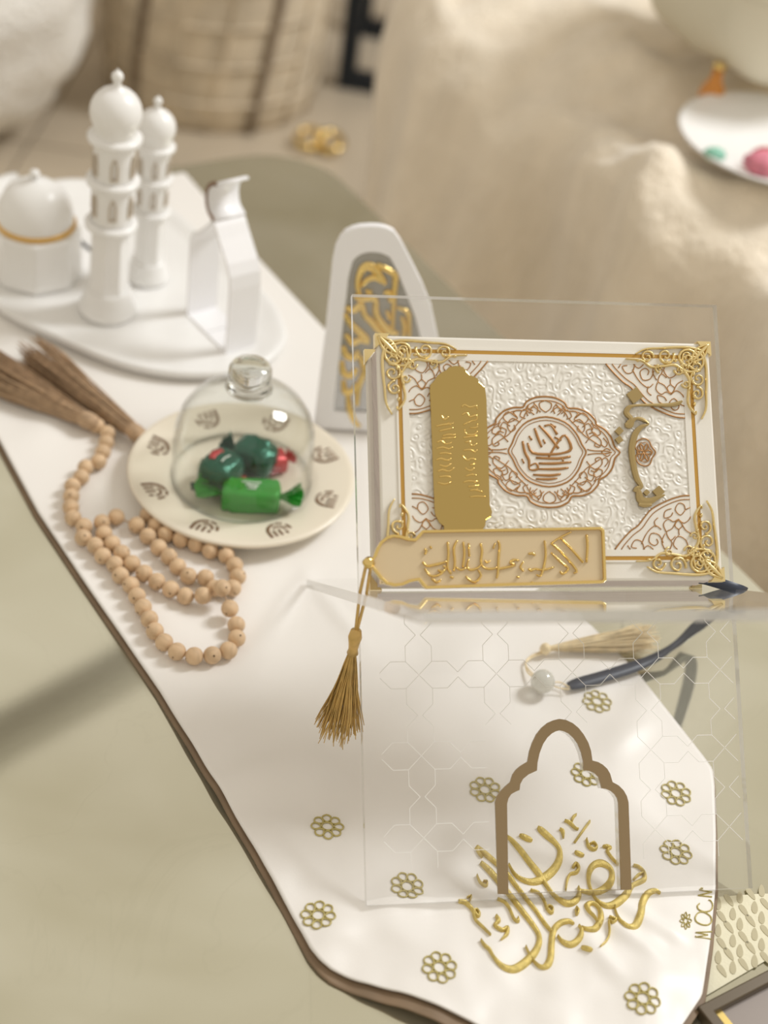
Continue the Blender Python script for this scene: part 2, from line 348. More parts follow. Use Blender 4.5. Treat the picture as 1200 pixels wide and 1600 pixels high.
# far end (behind the tray) is square to the table
far = TD*(-0.44); Lw[0] = V((0, 0, 0))+TD*(-0.47)+TN*(-0.2125); Rw[0] = TD*(-0.47)+TN*0.0665
def resample(pts, n):
    d = [0]
    for a, b_ in zip(pts, pts[1:]): d.append(d[-1]+(b_-a).length)
    out = []; k = 0
    for i in range(n+1):
        t = d[-1]*i/n
        while k < len(d)-2 and d[k+1] < t: k += 1
        out.append(pts[k].lerp(pts[k+1], (t-d[k])/(d[k+1]-d[k])))
    return out
NR, NC = 340, 120
def bound(pts_w):  # rows at equal station along the table
    return resample(pts_w, NR)
Lb, Rb = bound(Lw), bound(Rw)
runner = thing('table_runner', 'off-white satin table runner with gold embroidery and brown underside across the table', 'table runner', gz(600, 1100, 0))
RO = runner.location.copy()
def sheet(Lb, Rb, zf, name, material, parent, o):
    vs_ = []; fs_ = []
    for i in range(NR+1):
        for j in range(NC+1):
            q = Lb[i].lerp(Rb[i], j/NC); vs_.append(V((q.x, q.y, zf(q.x, q.y)))-o)
    for i in range(NR):
        for j in range(NC): a = i*(NC+1)+j; fs_.append((a, a+NC+1, a+NC+2, a+1))
    ob = mesh_obj(name, vs_, fs_, material, parent)
    return ob
cl = sheet(Lb, Rb, cloth_z, 'satin_face', satin, runner, RO)
sd_ = cl.modifiers.new('thick', 'SOLIDIFY'); sd_.thickness = 0.0014; sd_.offset = -1
cen = V((0.05, -0.1, 0))
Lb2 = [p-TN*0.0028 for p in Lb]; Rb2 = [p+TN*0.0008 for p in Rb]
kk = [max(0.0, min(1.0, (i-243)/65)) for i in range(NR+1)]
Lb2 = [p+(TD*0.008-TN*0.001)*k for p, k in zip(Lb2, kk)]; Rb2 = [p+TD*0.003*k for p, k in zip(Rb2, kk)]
ln = sheet(Lb2, Rb2, lambda x, y: max(0.0012, cloth_z(x, y)-0.0030), 'lining_reflection', lining_reflection, runner, RO)  # underside sheet pokes out to stand in for its dark reflection in the table
tag(ln, 'brown underside, edge widened as its dark reflection'); sd2 = ln.modifiers.new('thick', 'SOLIDIFY'); sd2.thickness = 0.0009; sd2.offset = -1
def onc(x, y, h): return V((x, y, cloth_z(x, y)+h))-RO
def cpx(pts, k, ox, oy, wk=1.0):
    """crop pixels (zoom k, origin ox, oy) -> ground points with width in metres"""
    out = []
    for q in pts:
        px, py = ox+q[0]/k, oy+q[1]/k; g_ = gz(px, py, CLZ)
        sc = (g_-CP).dot(CF)/FPX
        out.append((g_.x, g_.y, (q[2] if len(q) > 2 else 10)/k*sc*wk))
    return out
CAL = [
 [(505,138,12),(520,148,30),(555,180,34),(592,215,24),(614,250,22),(610,300,32),(578,350,40),(530,388,44),(480,406,38),(430,395,24),(390,365,14),(362,318,6)],
 [(350,178,10),(375,195,20),(420,245,28),(465,305,30),(510,362,32),(545,420,20),(580,470,17),(618,503,26),(655,520,36),(690,505,32),(708,470,20),(702,440,8)],
 [(700,455,10),(740,466,22),(790,468,32),(840,440,38),(870,392,28),(864,345,22),(820,316,40),(778,328,32),(757,370,22),(757,430,14),(775,482,8)],
 [(772,484,6),(800,520,16),(840,540,32),(890,525,40),(935,480,36),(966,432,24),(1003,412,26),(1030,395,22),(1028,362,14),(1002,335,14),(976,327,12)],
 [(976,400,10),(1000,375,14),(1022,368,10)],
 [(1106,474,6),(1082,457,24),(1045,470,32),(1018,520,32),(1006,580,32),(985,633,36),(945,654,32),(905,625,18),(886,580,10),(878,540,5)],
 [(203,232,26),(250,268,28),(300,312,24),(360,372,22),(400,430,20),(450,500,20),(500,560,18),(545,620,18),(572,655,14)],
 [(205,236,14),(215,262,12),(232,285,8)],
 [(226,310,20),(270,350,30),(320,410,28),(370,480,26),(430,560,26),(480,620,24),(510,670,22),(508,720,28),(475,775,38),(420,826,42),(370,848,40),(320,832,26),(282,792,14),(262,757,16),(240,737,16),(220,706,5)],
 [(678,632,8),(652,612,26),(612,616,32),(582,650,28),(571,720,28),(566,788,30),(546,830,34),(515,834,20),(480,800,10),(456,755,8),(444,728,4)],
 [(600,680,6),(625,710,22),(665,726,36),(703,702,30),(715,664,18),(700,640,8)],
 [(712,650,8),(745,660,24),(780,655,32),(808,612,28),(803,560,20),(775,527,22),(746,532,28),(752,566,16),(780,602,10),(806,650,6)],
 [(686,214,10),(760,110,12)],[(636,108,8),(662,116,18),(690,145,10),(705,150,6)],[(672,112,8),(680,88,14),(694,78,8)],[(612,148,10),(628,158,18),(632,192,6)],
 [(745,196,8),(756,232,16),(780,248,18),(796,234,12),(780,214,12),(762,222,8)],[(826,232,10),(848,232,24),(866,240,10),(848,252,14),(870,290,12),(902,326,7)],
 [(642,452,7),(650,400,12),(664,372,14),(692,364,18),(706,340,16),(692,318,18),(678,340,12)],[(468,450,10),(510,464,14),(535,500,12),(550,540,12),(572,562,16),(578,540,10),(558,528,10),(546,545,8)],
 [(304,494,10),(340,510,14),(365,545,12),(385,592,12),(406,606,16),(406,588,8)],[(298,578,12),(310,602,22),(292,628,16),(328,652,22),(354,636,18),(350,672,18),(320,706,6)],
 [(112,508,14),(150,512,22),(180,540,18),(205,578,20),(216,566,14),(204,546,12),(188,556,12),(198,598,12),(235,640,10),(270,682,6)],[(155,490,8),(176,482,8),(168,506,6)],
 [(206,370,6),(222,406,10),(250,426,12),(256,406,8),(236,402,6)],[(690,542,8),(702,560,12),(692,584,8),(688,552,6)],[(846,606,12),(880,620,14),(862,636,10),(846,622,8),(852,680,10),(832,722,10),(802,756,6)],
]
mb = MB()
for st in CAL: mb.stroke(cpx(st, 3.158, 680, 1250, 1.15), onc, 0.0024)
for dots in ([(415,175,10),(430,178,30),(462,194,32),(478,204,10)], [(686,262,8),(696,264,26),(722,276,26),(732,282,8)], [(712,748,8),(722,750,24),(752,766,24),(764,774,8)]):
    mb.stroke(cpx(dots, 3.158, 680, 1250), onc, 0.0024)
o = mb.build('embroidered_calligraphy', thread, runner); tag(o, 'raised gold embroidered Arabic calligraphy')
# eight-petalled embroidered flowers, each following the cloth under it
FR = 0.0088
for i, p in enumerate([(933,1097),(758,1233),(916,1210),(1057,1238),(1056,1332),(511,1295),(636,1387),(497,1431),(685,1518),(999,1573)]):
    g_ = gz(*p, CLZ); fm = MB(); r0 = i*1.1
    def fM(x, y, h): return V((x, y, cloth_z(g_.x+x, g_.y+y)-cloth_z(g_.x, g_.y)+h))
    for k in range(8):
        a = R(45*k+10)+r0; d_ = lambda r, da: (r*math.cos(a+R(da)), r*math.sin(a+R(da)))
        fm.stroke([(*d_(FR*q, da), 0.00095) for q, da in ((0.40, 0), (0.62, 21), (0.90, 17), (1.02, 0), (0.90, -17), (0.62, -21))], fM, 0.0010, smooth=2, closed=True)
    fm.stroke([(FR*0.36*math.cos(R(45*k)+r0), FR*0.36*math.sin(R(45*k)+r0), 0.0009) for k in range(8)], fM, 0.0010, smooth=2, closed=True)
    fm.build('embroidered_flower', fthread, runner).location = V((g_.x, g_.y, cloth_z(g_.x, g_.y)+0.0002))-RO
# stitched maker's name
mb = MB()
NAME = [
 [(476,924,10),(350,908,10)], [(350,908,9),(446,888,9)], [(446,888,9),(345,868,9)], [(345,868,10),(480,858,11)], [(338,900,7),(352,912,7)],
 [(360,705,10),(342,740,12),(352,775,12),(400,800,12),(450,800,12),(478,770,12),(470,730,12),(430,700,12),(390,692,12),(360,705,10)],
 [(380,618,10),(362,640,12),(372,672,12),(420,690,12),(465,680,12),(488,650,12),(486,615,10),(470,592,8),(455,588,6)],
 [(484,560,11),(370,548,9)], [(370,548,10),(484,518,10)], [(484,518,10),(382,500,9)], [(382,500,7),(396,484,8),(412,490,6)],
]
for st in NAME: mb.stroke(cpx(st, 5.333, 1020, 1300, 1.15), onc, 0.0009, smooth=4 if len(st) > 2 else 0)
for k in range(8):
    a = R(45*k); mb.stroke(cpx([(262+14*math.cos(a), 770+20*math.sin(a), 8), (262+34*math.cos(a+0.3), 770+52*math.sin(a+0.3), 9), (262+50*math.cos(a), 770+74*math.sin(a), 6), (262+34*math.cos(a-0.3), 770+52*math.sin(a-0.3), 9), (262+14*math.cos(a), 770+20*math.sin(a), 8)], 5.333, 1020, 1300, 0.9), onc, 0.0008)
o = mb.build('stitched_lettering', fthread, runner); tag(o, 'gold stitched letters MOCN with a small flower')

# ------------------------------------------------------------------ acrylic folding stand (two crossing sheets)
G1 = gz(573, 1415, 0.009); G2 = gz(1176, 1388, 0.009); G3 = gz(479, 905, 0.0095)
U = (G2-G1).normalized(); W = (G2-G1).length; BK = V((-U.y, U.x, 0)); Z = V((0, 0, 1))
LEAN = R(50); UA = math.cos(LEAN)*Z+math.sin(LEAN)*BK; NA = U.cross(UA)
def A3(a, b_, c): return G1+U*a+UA*b_+NA*c
def a2(px, py, c=0.0):
    q = pl(px, py, G1+NA*c, NA)-G1; return q.dot(U), q.dot(UA)
F1 = pl(662, 955, G3, U); vB = F1-G3; LB = vB.length; UB = vB.normalized(); NB = UB.cross(U)
if NB.z < 0: NB = -NB
def B3(a, b_, c): return G3+U*a+UB*b_+NB*c
LA = 0.331; TH = 0.0055
stand = thing('book_stand', 'clear acrylic cross-legged book stand with a gold arch toned brown for its dark reflection on its front sheet', 'book stand', (G1+G2)/2-Z*0.004)
SO = stand.location.copy()
arch_o = [(420,585),(412,320),(417,303),(425,290),(440,275),(455,262),(462,240),(472,226),(485,215),(505,203),(510,175),(518,150),(530,125),(545,106),(562,92),(580,84),(597,80),(616,83),(635,92),(652,106),(667,125),(680,148),(688,172),(692,200),(708,204),(722,212),(735,224),(743,238),(750,262),(768,272),(782,286),(791,302),(796,320),(805,572)]
arch_i = [(450,585),(446,325),(450,309),(458,297),(470,290),(482,285),(484,268),(492,253),(508,240),(532,229),(534,205),(540,178),(550,152),(562,134),(575,122),(586,116),(597,113),(611,116),(625,123),(638,135),(650,152),(660,177),(666,203),(667,228),(684,230),(698,236),(710,248),(719,280),(732,282),(746,288),(757,298),(764,309),(767,322),(775,572)]
def zb(p): return a2(550+p[0]/1.846, 1080+p[1]/1.846, 0.0006)
AO = [zb(p) for p in arch_o]; AI = [zb(p) for p in arch_i]
# front sheet with the arch-shaped window cut out of it
from mathutils.geometry import tessellate_polygon
rect = [(0, 0), (W, 0), (W, LA), (0, LA)]
hole = [(AI[0][0], AI[0][1]+0.0)]+AI[1:]
def slab_hole(rect, hole, M, h0, h1):
    polys = [[V((x, y, 0)) for x, y in rect], [V((x, y, 0)) for x, y in hole]]
    tris = tessellate_polygon(polys); pts = rect+hole; n = len(pts); nr = len(rect)
    vs_ = [M(x, y, h0) for x, y in pts]+[M(x, y, h1) for x, y in pts]
    fs_ = [tuple(t) for t in tris]+[tuple(i+n for i in t) for t in tris]; idx = [0]*len(fs_)
    for a, b_ in ([(i, (i+1) % nr) for i in range(nr)]+[(nr+i, nr+(i+1) % len(hole)) for i in range(len(hole))]):
        fs_.append((a, b_, b_+n, a+n)); idx.append(1)
    return vs_, fs_, idx
vs_, fs_, idx = slab_hole(rect, hole, lambda x, y, h: A3(x, y, h)-SO, -TH, 0)
o = fsheet = mesh_obj('front_sheet', vs_, fs_, [acryl, acryl_e], stand, smooth=False, midx=idx); 
bm = bmesh.new(); bm.from_mesh(o.data); bmesh.ops.recalc_face_normals(bm, faces=bm.faces); bm.to_mesh(o.data); bm.free()
rb = [(0, 0), (W, 0), (W, LB), (0, LB)]
n = 4; vs_ = [B3(x, y, h)-SO for h in (-TH, 0) for x, y in rb]
o = mesh_obj('rest_sheet', vs_, [(3, 2, 1, 0), (4, 5, 6, 7), (0, 1, 5, 4), (1, 2, 6, 5), (2, 3, 7, 6), (3, 0, 4, 7)], [acryl, acryl_e], stand, smooth=False, midx=[0, 0, 1, 1, 1, 1])
bm = bmesh.new(); bm.from_mesh(o.data); bmesh.ops.recalc_face_normals(bm, faces=bm.faces); bm.to_mesh(o.data); bm.free()
mb = MB().ring(AO, AI, lambda x, y, h: A3(x, y, h)-SO, 0.0002, 0.0016)
tag(mb.build('arch_frame', bronze, fsheet, smooth=False), 'flat gold scalloped arch outline toned brown for its dark reflection')
# etched girih lines: eight-point stars and crosses
mb = MB(); cell = 0.043; wl = 0.00032
def inside_arch(x, y):
    return AI[0][0]-0.012 < x < AI[-1][0]+0.012 and y < max(p[1] for p in AI)+0.004
segs = []
for i in range(-1, 7):
    for j in range(-1, 5):
        cx, cy = 0.010+cell*i, 0.012+cell*j
        r1_, r2_ = cell*0.5, cell*0.30
        st = []
        for k in range(16):
            a = R(22.5*k); rr = r1_*0.94 if k % 2 == 0 else r1_*0.72
            st.append((cx+rr*math.cos(a), cy+rr*math.sin(a)))
        for k in range(16): segs.append((st[k], st[(k+1) % 16]))
        for k in range(4):
            a = R(90*k+45); p = (cx+r1_*0.93*math.cos(a), cy+r1_*0.93*math.sin(a)); q = (cx+cell*0.70*math.cos(a), cy+cell*0.70*math.sin(a)); segs.append((p, q))
for (x0, y0), (x1, y1) in segs:
    mx_, my_ = (x0+x1)/2, (y0+y1)/2
    if 0.012 < mx_ < W-0.006 and 0.02 < my_ < 0.158 and not inside_arch(mx_, my_):
        mb.stroke([(x0, y0, wl), (x1, y1, wl)], lambda x, y, h: A3(x, y, h)-SO, 0.00015, smooth=0)
tag(mb.build('etched_pattern', etch, fsheet, smooth=False), 'fine white etched geometric star lines', kind='stuff')

# ------------------------------------------------------------------ the book
BT = 0.036
def crossb(c):  # height b on the front sheet (at offset c) where the rest sheet's upper face passes
    lo = None
    o_ = G1+NA*c; t = ((G3-o_).dot(NB))/(UA.dot(NB)); return t
BX0, _ = a2(592, 700, BT); TLc = a2(598, 531, BT); TRc = a2(1107, 530, BT); BRc = a2(1128, 884, BT); BLc = a2(588, 915, BT)
bx0 = (TLc[0]+BLc[0])/2; bx1 = (TRc[0]+BRc[0])/2; by0 = max(crossb(0), crossb(BT))+0.0005; by1 = (TLc[1]+TRc[1])/2
print('BOOK', TLc, TRc, BRc, BLc, 'cross', crossb(0), crossb(BT), 'W', W, 'LB', LB, 'angB', math.degrees(math.asin(UB.z)))
book = thing('ornate_book', 'white leather book with gold medallion and filigree corners propped on the acrylic stand', 'book', A3((bx0+bx1)/2, by0, 0))
BO = book.location.copy()
BW, BH = bx1-bx0, by1-by0
def K3(a, b_, c): return A3(bx0+a, by0+b_, c)-BO          # book coordinates: a right, b up, c out of the sheet
def kM(p): return K3(p.x, p.y, p.z)
def k2(px, py):
    q = a2(px, py, BT); return q[0]-bx0, q[1]-by0
bevel(MB().box(0.0, BW, 0.0, BH, BT-0.0035, BT, kM).build('front_cover', leather, book, smooth=False), 0.0012)
bevel(MB().box(0.0, BW, 0.0, BH, 0.0003, 0.0035, kM).build('back_cover', leather, book, smooth=False), 0.0012)
MB().box(0.003, BW-0.003, 0.0005, BH-0.0035, 0.0036, BT-0.0036, kM).build('page_block', pages, book, smooth=False)
tag(MB().box(0.001, 0.0045, 0.002, BH-0.003, BT-0.0085, BT-0.0036, kM).build('edge_band', lilac, book, smooth=False), 'mauve band beside the cover edge')
# raised border, gilt band, embossed field
PXM = BW/520.0          # metres per photo pixel on the cover
def rectp(i): return [(i, i), (BW-i, i), (BW-i, BH-i), (i, BH-i)]
def rect4(l, r, t, b_): return [(l, b_), (BW-r, b_), (BW-r, BH-t), (l, BH-t)]
k_ = PXM
eo = rect4(30*k_, 30*k_, 20*k_, 30*k_); ei = rect4(36*k_, 36*k_, 26*k_, 36*k_); ff = rect4(46*k_, 46*k_, 36*k_, 46*k_)
HB = BT
MB().ring(rect4(27*k_, 27*k_, 17*k_, 27*k_), eo, K3, HB-0.0005, HB+0.0006).build('border_ridge', leather, book, smooth=False)
MB().ring(eo, ei, K3, HB-0.0005, HB+0.0004).build('gilt_band', foil2, book, smooth=False)
MB().ring(ei, ff, K3, HB-0.0005, HB+0.0007).build('border_ridge', leather, book, smooth=False)
fx0, fx1, fy0, fy1 = ff[0][0], ff[1][0], ff[0][1], ff[2][1]
g = MB(); nx, ny = 2, 2
fo = MB().prism(ff, K3, HB-0.0004, HB+0.0002).build('embossed_field', emboss, book, smooth=False)
FH = HB+0.0002
def kst(mb, pts, w, smooth=3, closed=False, h=0.00035):
    mb.stroke([(p[0], p[1], (p[2] if len(p) > 2 else 1)*w) for p in pts], lambda x, y, hh: K3(x, y, FH+hh), h, smooth, closed, flat=True)
# medallion
mcx, mcy = k2(855, 706)
def lobed(rx, ry, n=72):
    """pointed left/right, four lobes between"""
    base = [(1.0, 0), (0.93, 0.10), (0.885, 0.28), (0.80, 0.42), (0.695, 0.50), (0.68, 0.58), (0.58, 0.72), (0.44, 0.79), (0.31, 0.80), (0.26, 0.90), (0.14, 0.98), (0.0, 1.0)]
    q1 = base; q2 = [(-x, y) for x, y in base[::-1]][1:]; q3 = [(-x, -y) for x, y in base][1:]; q4 = [(x, -y) for x, y in base[::-1]][1:-1]
    return [(mcx+x*rx, mcy+y*ry) for x, y in q1+q2+q3+q4]
def almond(rx, ry):
    base = [(1.0, 0), (0.90, 0.22), (0.76, 0.55), (0.48, 0.86), (0.0, 1.0)]
    q1 = base; q2 = [(-x, y) for x, y in base[::-1]][1:]; q3 = [(-x, -y) for x, y in base][1:]; q4 = [(x, -y) for x, y in base[::-1]][1:-1]
    return [(mcx+x*rx, mcy+y*ry) for x, y in q1+q2+q3+q4]
MBm = MB().prism(lobed(112*k_, 83*k_), K3, FH-0.0002, FH+0.0003); MBm.build('medallion_ground', leather, book, smooth=False)
FH += 0.0003
mb = MB(); w = k_
kst(mb, lobed(113*k_, 84*k_), 2.6*w, closed=True); kst(mb, lobed(106*k_, 78*k_), 1.3*w, closed=True)
kst(mb, almond(60*k_, 53*k_), 2.4*w, closed=True); kst(mb, almond(55*k_, 48*k_), 1.0*w, closed=True)
def mir(pts, fx, fy): return [(mcx+fx*x*k_, mcy+fy*y*k_)+tuple(q) for x, y, *q in pts]
Q = [ [(46,52),(58,60),(66,52),(60,44),(52,46)], [(70,44),(80,38),(84,28),(76,26),(70,34),(74,38)], [(56,38),(66,44),(72,34)], [(88,22),(94,14),(90,8),(84,12)], [(36,62),(46,62),(52,56)], [(20,62),(28,66),(34,62)],
      [(0,60),(8,66),(9,74),(0,78)], [(8,60),(18,68),(24,62),(18,56)], [(16,72),(30,60),(34,52)], [(24,58),(34,64),(40,54),(32,50)],
      [(40,44),(52,50),(60,40),(56,30),(48,34),(50,40)], [(36,50),(46,40),(58,26),(70,18),(82,10)], [(60,14),(72,26),(84,18),(82,8),(74,10),(76,15)],
      [(62,4),(74,2),(90,2),(100,0)], [(66,28),(74,30),(80,22)], [(50,58),(44,50),(52,46)], [(84,0),(92,6),(98,3)] , [(14,58),(12,66),(18,74)], [(66,20),(62,32),(70,36)], [(28,54),(30,62),(26,70)]]
for fx in (1, -1):
    for fy in (1, -1):
        for st in Q: kst(mb, mir(st, fx, fy), 1.5*w)
def zk(pts, k=1.818, ox=540, oy=500): return [(*k2(ox+p[0]/k, oy+p[1]/k), (p[2] if len(p) > 2 else 1.0)) for p in pts]
for st in [ [(502,345,1.2),(508,375,1.6),(520,400,1.6),(522,425,1),(545,424,1.4),(540,408,1),(524,414,.8)], [(516,350,1),(530,378,1.6),(580,382,1.5),(618,378,1.2),(640,365,1.8),(622,328,1.2),(600,350,1.4),(575,392,1)],
            [(536,308,1.2),(545,335,1.6),(556,362,1.2)], [(548,300,1),(575,328,1.6),(604,366,1.4)], [(564,302,1.2),(582,300,1),(600,326,1.6)], [(580,296,1.0),(596,306,1.4)],
            [(540,392,1.2),(600,394,1.6),(638,388,1.2)], [(548,408,1.2),(595,408,1.6),(640,404,1)], [(545,424,1),(600,424,1.6),(632,420,1)], [(532,440,1),(580,442,1.6),(610,438,1.1)], [(540,452,.9),(575,453,1.4),(600,450,.8)],
            [(520,330,.9),(528,342,1.2)], [(560,340,.9),(566,352,1)], [(612,392,.8),(618,402,.9)], [(500,395,.8),(506,408,.9)], [(592,334,.9),(612,342,1.1)] ]:
    kst(mb, zk(st), 2.6*w, h=0.0005)
o = mb.build('gilt_medallion', foil, book); tag(o, 'copper-gold arabesque medallion with Arabic title')
# little lotus right of the medallion
mb = MB(); lx, ly = k2(1006, 707)
for rr, hh in ((1.0, 2.0), (0.72, 1.2)):
    kst(mb, [(lx+x*k_*rr, ly+y*k_*rr) for x, y in ((18,0),(12,9),(8,18),(0,21),(-10,17),(-14,8),(-10,0),(-14,-8),(-10,-17),(0,-21),(8,-18),(12,-9))], hh*w, closed=True)
for a in range(0, 360, 60): kst(mb, [(lx, ly), (lx+7*k_*math.cos(R(a+20)), ly+9*k_*math.sin(R(a+20))), (lx+12*k_*math.cos(R(a)), ly+15*k_*math.sin(R(a))), (lx+7*k_*math.cos(R(a-20)), ly+9*k_*math.sin(R(a-20))), (lx, ly)], 2.0*w, smooth=2)
mb.build('gilt_lotus', foil, book)
# corner arabesques
FH -= 0.0003
CQ = [ [(0,82),(14,81),(36,74),(60,62),(72,50),(84,36),(96,28),(112,12),(122,0)], [(0,76),(16,75),(36,68),(56,57),(67,46),(78,32),(92,22),(106,8),(112,0)],
  [(6,0),(10,14),(22,20),(30,8),(24,0)], [(0,24),(10,30),(20,46),(30,32),(40,26),(34,14),(26,20)], [(20,46),(12,40),(4,44),(0,50)], [(20,46),(28,42),(36,46),(44,38),(40,26)],
  [(8,60),(16,52),(24,60),(18,70),(10,68),(8,60)], [(30,62),(40,58),(42,48),(32,50),(28,56)], [(46,10),(52,22),(64,24),(68,12),(60,6),(54,10),(56,16)], [(44,0),(48,12),(42,24)], [(48,30),(56,36),(66,30),(74,20),(80,8)],
  [(76,0),(80,12),(90,14),(96,4),(88,2)], [(52,48),(58,42),(56,34)], [(0,64),(8,60)], [(62,0),(70,6),(78,0)], [(20,22),(20,30),(14,36),(20,44),(26,36),(20,30)], [(98,0),(102,6)], [(36,0),(32,10),(38,18)] ]
for nm, ox, oy, fx, fy, sx in (('a', fx0, fy1, 1, -1, 0.9), ('b', fx1, fy1, -1, -1, 1.0), ('c', fx0, fy0, 1, 1, 0.9), ('d', fx1, fy0, -1, 1, 1.0)):
    mb = MB()
    gp = [(x, y) for x, y in CQ[0]]
    ground = [(ox, oy)]+[(ox+fx*x*k_, oy+fy*y*k_) for x, y in gp]
    MB().prism(ground, K3, FH-0.0001, FH+0.0003).build('corner_ground', leather, book, smooth=False)
    FH += 0.0003
    for i, st in enumerate(CQ): kst(mb, [(ox+fx*x*k_, oy+fy*y*k_) for x, y in st], (2.2 if i == 0 else 1.4)*w)
    FH -= 0.0003
    mb.build('gilt_corner', foil, book)
# metal filigree corners
def filigree(ox, oy, fx, fy, small=False):
    mb = MB(); H0 = BT+0.0007
    def S(pts, h=0.0016): mb.stroke([(ox+fx*x*k_, oy+fy*y*k_, q*k_*1.15) for x, y, q in pts], lambda x, y, hh: K3(x, y, H0+hh), h, 0)
    arms = ((0, 1.0), (1, 0.78))
    for sw, sc in arms:
        def T(pts): return [((y, x, q) if sw else (x, y, q)) for x, y, q in pts]
        S(T(spiral(34*sc+4, 26, 17, 180, 1.6, 4.2, 1))); S(T(spiral(68*sc+4, 22, 14, 200, 1.5, 3.8, -1))); S(T(spiral(98*sc+4, 25, 11, 180, 1.4, 3.4, 1)))
        S(T(catmull([(18, 44, 3), (40, 46, 4.2), (58, 36, 4), (76, 38, 4), (96, 40, 3.5), (112, 30, 3), (128*sc+8, 28, 2)], 4)))
        S(T(catmull([(14, 12, 3), (34, 8, 4), (56, 8, 4), (80, 10, 3.5), (104, 12, 3), (120, 20, 2)], 4)))
        S(T(spiral(52*sc, 44, 8, 0, 1.2, 3, 1, 14))); S(T(spiral(84*sc, 42, 7, 90, 1.2, 2.8, -1, 14))); S(T(spiral(22, 40, 9, 0, 1.2, 3.2, -1, 14)))
        for q in range(7): S(T([(24+15*q*sc, 33+5*math.sin(q*2), 1.5), (27+15*q*sc, 33+5*math.sin(q*2), 4.5), (30+15*q*sc, 33+5*math.sin(q*2), 1.5)]), 0.0022)
    # corner leaf, wrapping the cover corner
    S(catmull([(2, 2, 3), (10, 22, 4), (26, 30, 4), (30, 30, 3)], 4)); S(catmull([(2, 2, 3), (22, 10, 4), (30, 26, 4), (30, 30, 3)], 4))
    S(catmull([(3, 3, 4), (16, 16, 7), (29, 29, 3)], 4), 0.0022)
    return mb
for ox, oy, fx, fy in ((0, BH, 1, -1), (BW, BH, -1, -1), (0, 0, 1, 1), (BW, 0, -1, 1)):
    o = filigree(ox, oy, fx, fy).build('filigree_corner', filig, book)
    cp = MB(); q = 13*k_; e = 0.0009
    a0, a1 = sorted((ox-fx*e, ox+fx*q)); b0, b1 = sorted((oy-fy*e, oy+fy*q))
    cp.prism([(ox-fx*e, oy-fy*e), (ox+fx*q*1.5, oy-fy*e), (ox+fx*q*1.1, oy+fy*q*0.35), (ox+fx*q*0.45, oy+fy*q*0.45), (ox+fx*q*0.35, oy+fy*q*1.1), (ox-fx*e, oy+fy*q*1.5)], K3, BT-0.0045, BT+0.0009)
    cp.build('corner_cap', filig, book, smooth=False)
    bc = MB(); bc.prism([(ox-fx*e, oy-fy*e), (ox+fx*q*1.2, oy-fy*e), (ox-fx*e, oy+fy*q*1.6)], K3, 0.0002, 0.0045); bc.build('corner_cap', filig, book, smooth=False)
# gold mirror plaque on the cover
PO = [(600,212),(650,220),(668,245),(690,268),(740,290),(748,312),(785,345),(795,420),(800,600),(808,800),(815,1080),(830,1120),(824,1152),(792,1172),(786,1210),(760,1245),(735,1262),(690,1280),(665,1300),(615,1306),(575,1300),(545,1270),(530,1235),(528,1212),(500,1190),(478,1150),(470,1110),(462,900),(455,700),(447,500),(440,350),(444,330),(468,305),(490,270),(520,250),(545,238),(560,220)]
def zk4(pts): return [k2(560+p[0]/4.0, 520+p[1]/4.0) for p in pts]
pq = MB().prism(zk4(PO), K3, BT+0.0009, BT+0.0024).build('mirror_plaque', goldm, book, smooth=False); tag(pq, 'gold mirror name plaque with raised Arabic writing')
bevel(pq, 0.0004)
mb = MB()
PT = [ [(640,470,8),(655,455,10),(690,470,12),(730,462,10),(735,485,6)], [(640,520,8),(670,505,10),(690,530,12),(730,520,12),(732,548,8),(690,560,10),(650,580,8)], [(690,600,6),(735,596,12),(735,575,8)],
 [(655,610,8),(670,640,12),(720,640,12),(735,620,8)], [(650,660,10),(690,655,12),(735,650,10)], [(660,690,8),(690,685,14),(700,710,12),(735,700,8)], [(650,740,8),(690,735,12),(720,750,10),(735,735,6)], [(640,770,8),(670,800,12),(700,790,12),(730,800,8)],
 [(690,830,12),(720,826,8)], [(660,850,8),(690,865,12),(720,850,10)], [(665,900,8),(700,890,12),(735,895,8)], [(650,940,8),(680,930,12),(740,935,10)], [(680,965,10),(745,960,10)], [(690,990,8),(725,985,12),(770,1000,10)], [(690,1030,8),(740,1025,12),(790,1030,8)],
 [(510,520,10),(530,545,14),(560,530,8)], [(480,590,8),(520,580,12),(560,575,12),(590,570,6)], [(500,620,8),(540,610,12),(590,600,8)], [(520,650,8),(560,640,12),(600,645,10)], [(515,665,8),(560,662,12),(600,660,10)], [(485,690,8),(510,680,12),(540,700,10),(575,690,6)],
 [(480,730,8),(520,720,12),(560,730,12),(580,720,8)], [(500,760,10),(540,755,12),(575,765,8)], [(480,800,8),(510,790,14),(545,800,12),(575,790,8)], [(500,830,10),(540,840,12),(570,825,8)], [(490,870,8),(520,860,14),(560,870,10),(590,850,6)], [(500,905,10),(545,900,12),(570,910,8)], [(490,940,8),(530,950,12),(570,940,8)] ]
for st in PT: mb.stroke([(*k2(560+p[0]/4, 520+p[1]/4), p[2]/4*k_) for p in st], lambda x, y, h: K3(x, y, BT+0.0024+h), 0.0006, 3)
mb.build('plaque_lettering', gold, pq)
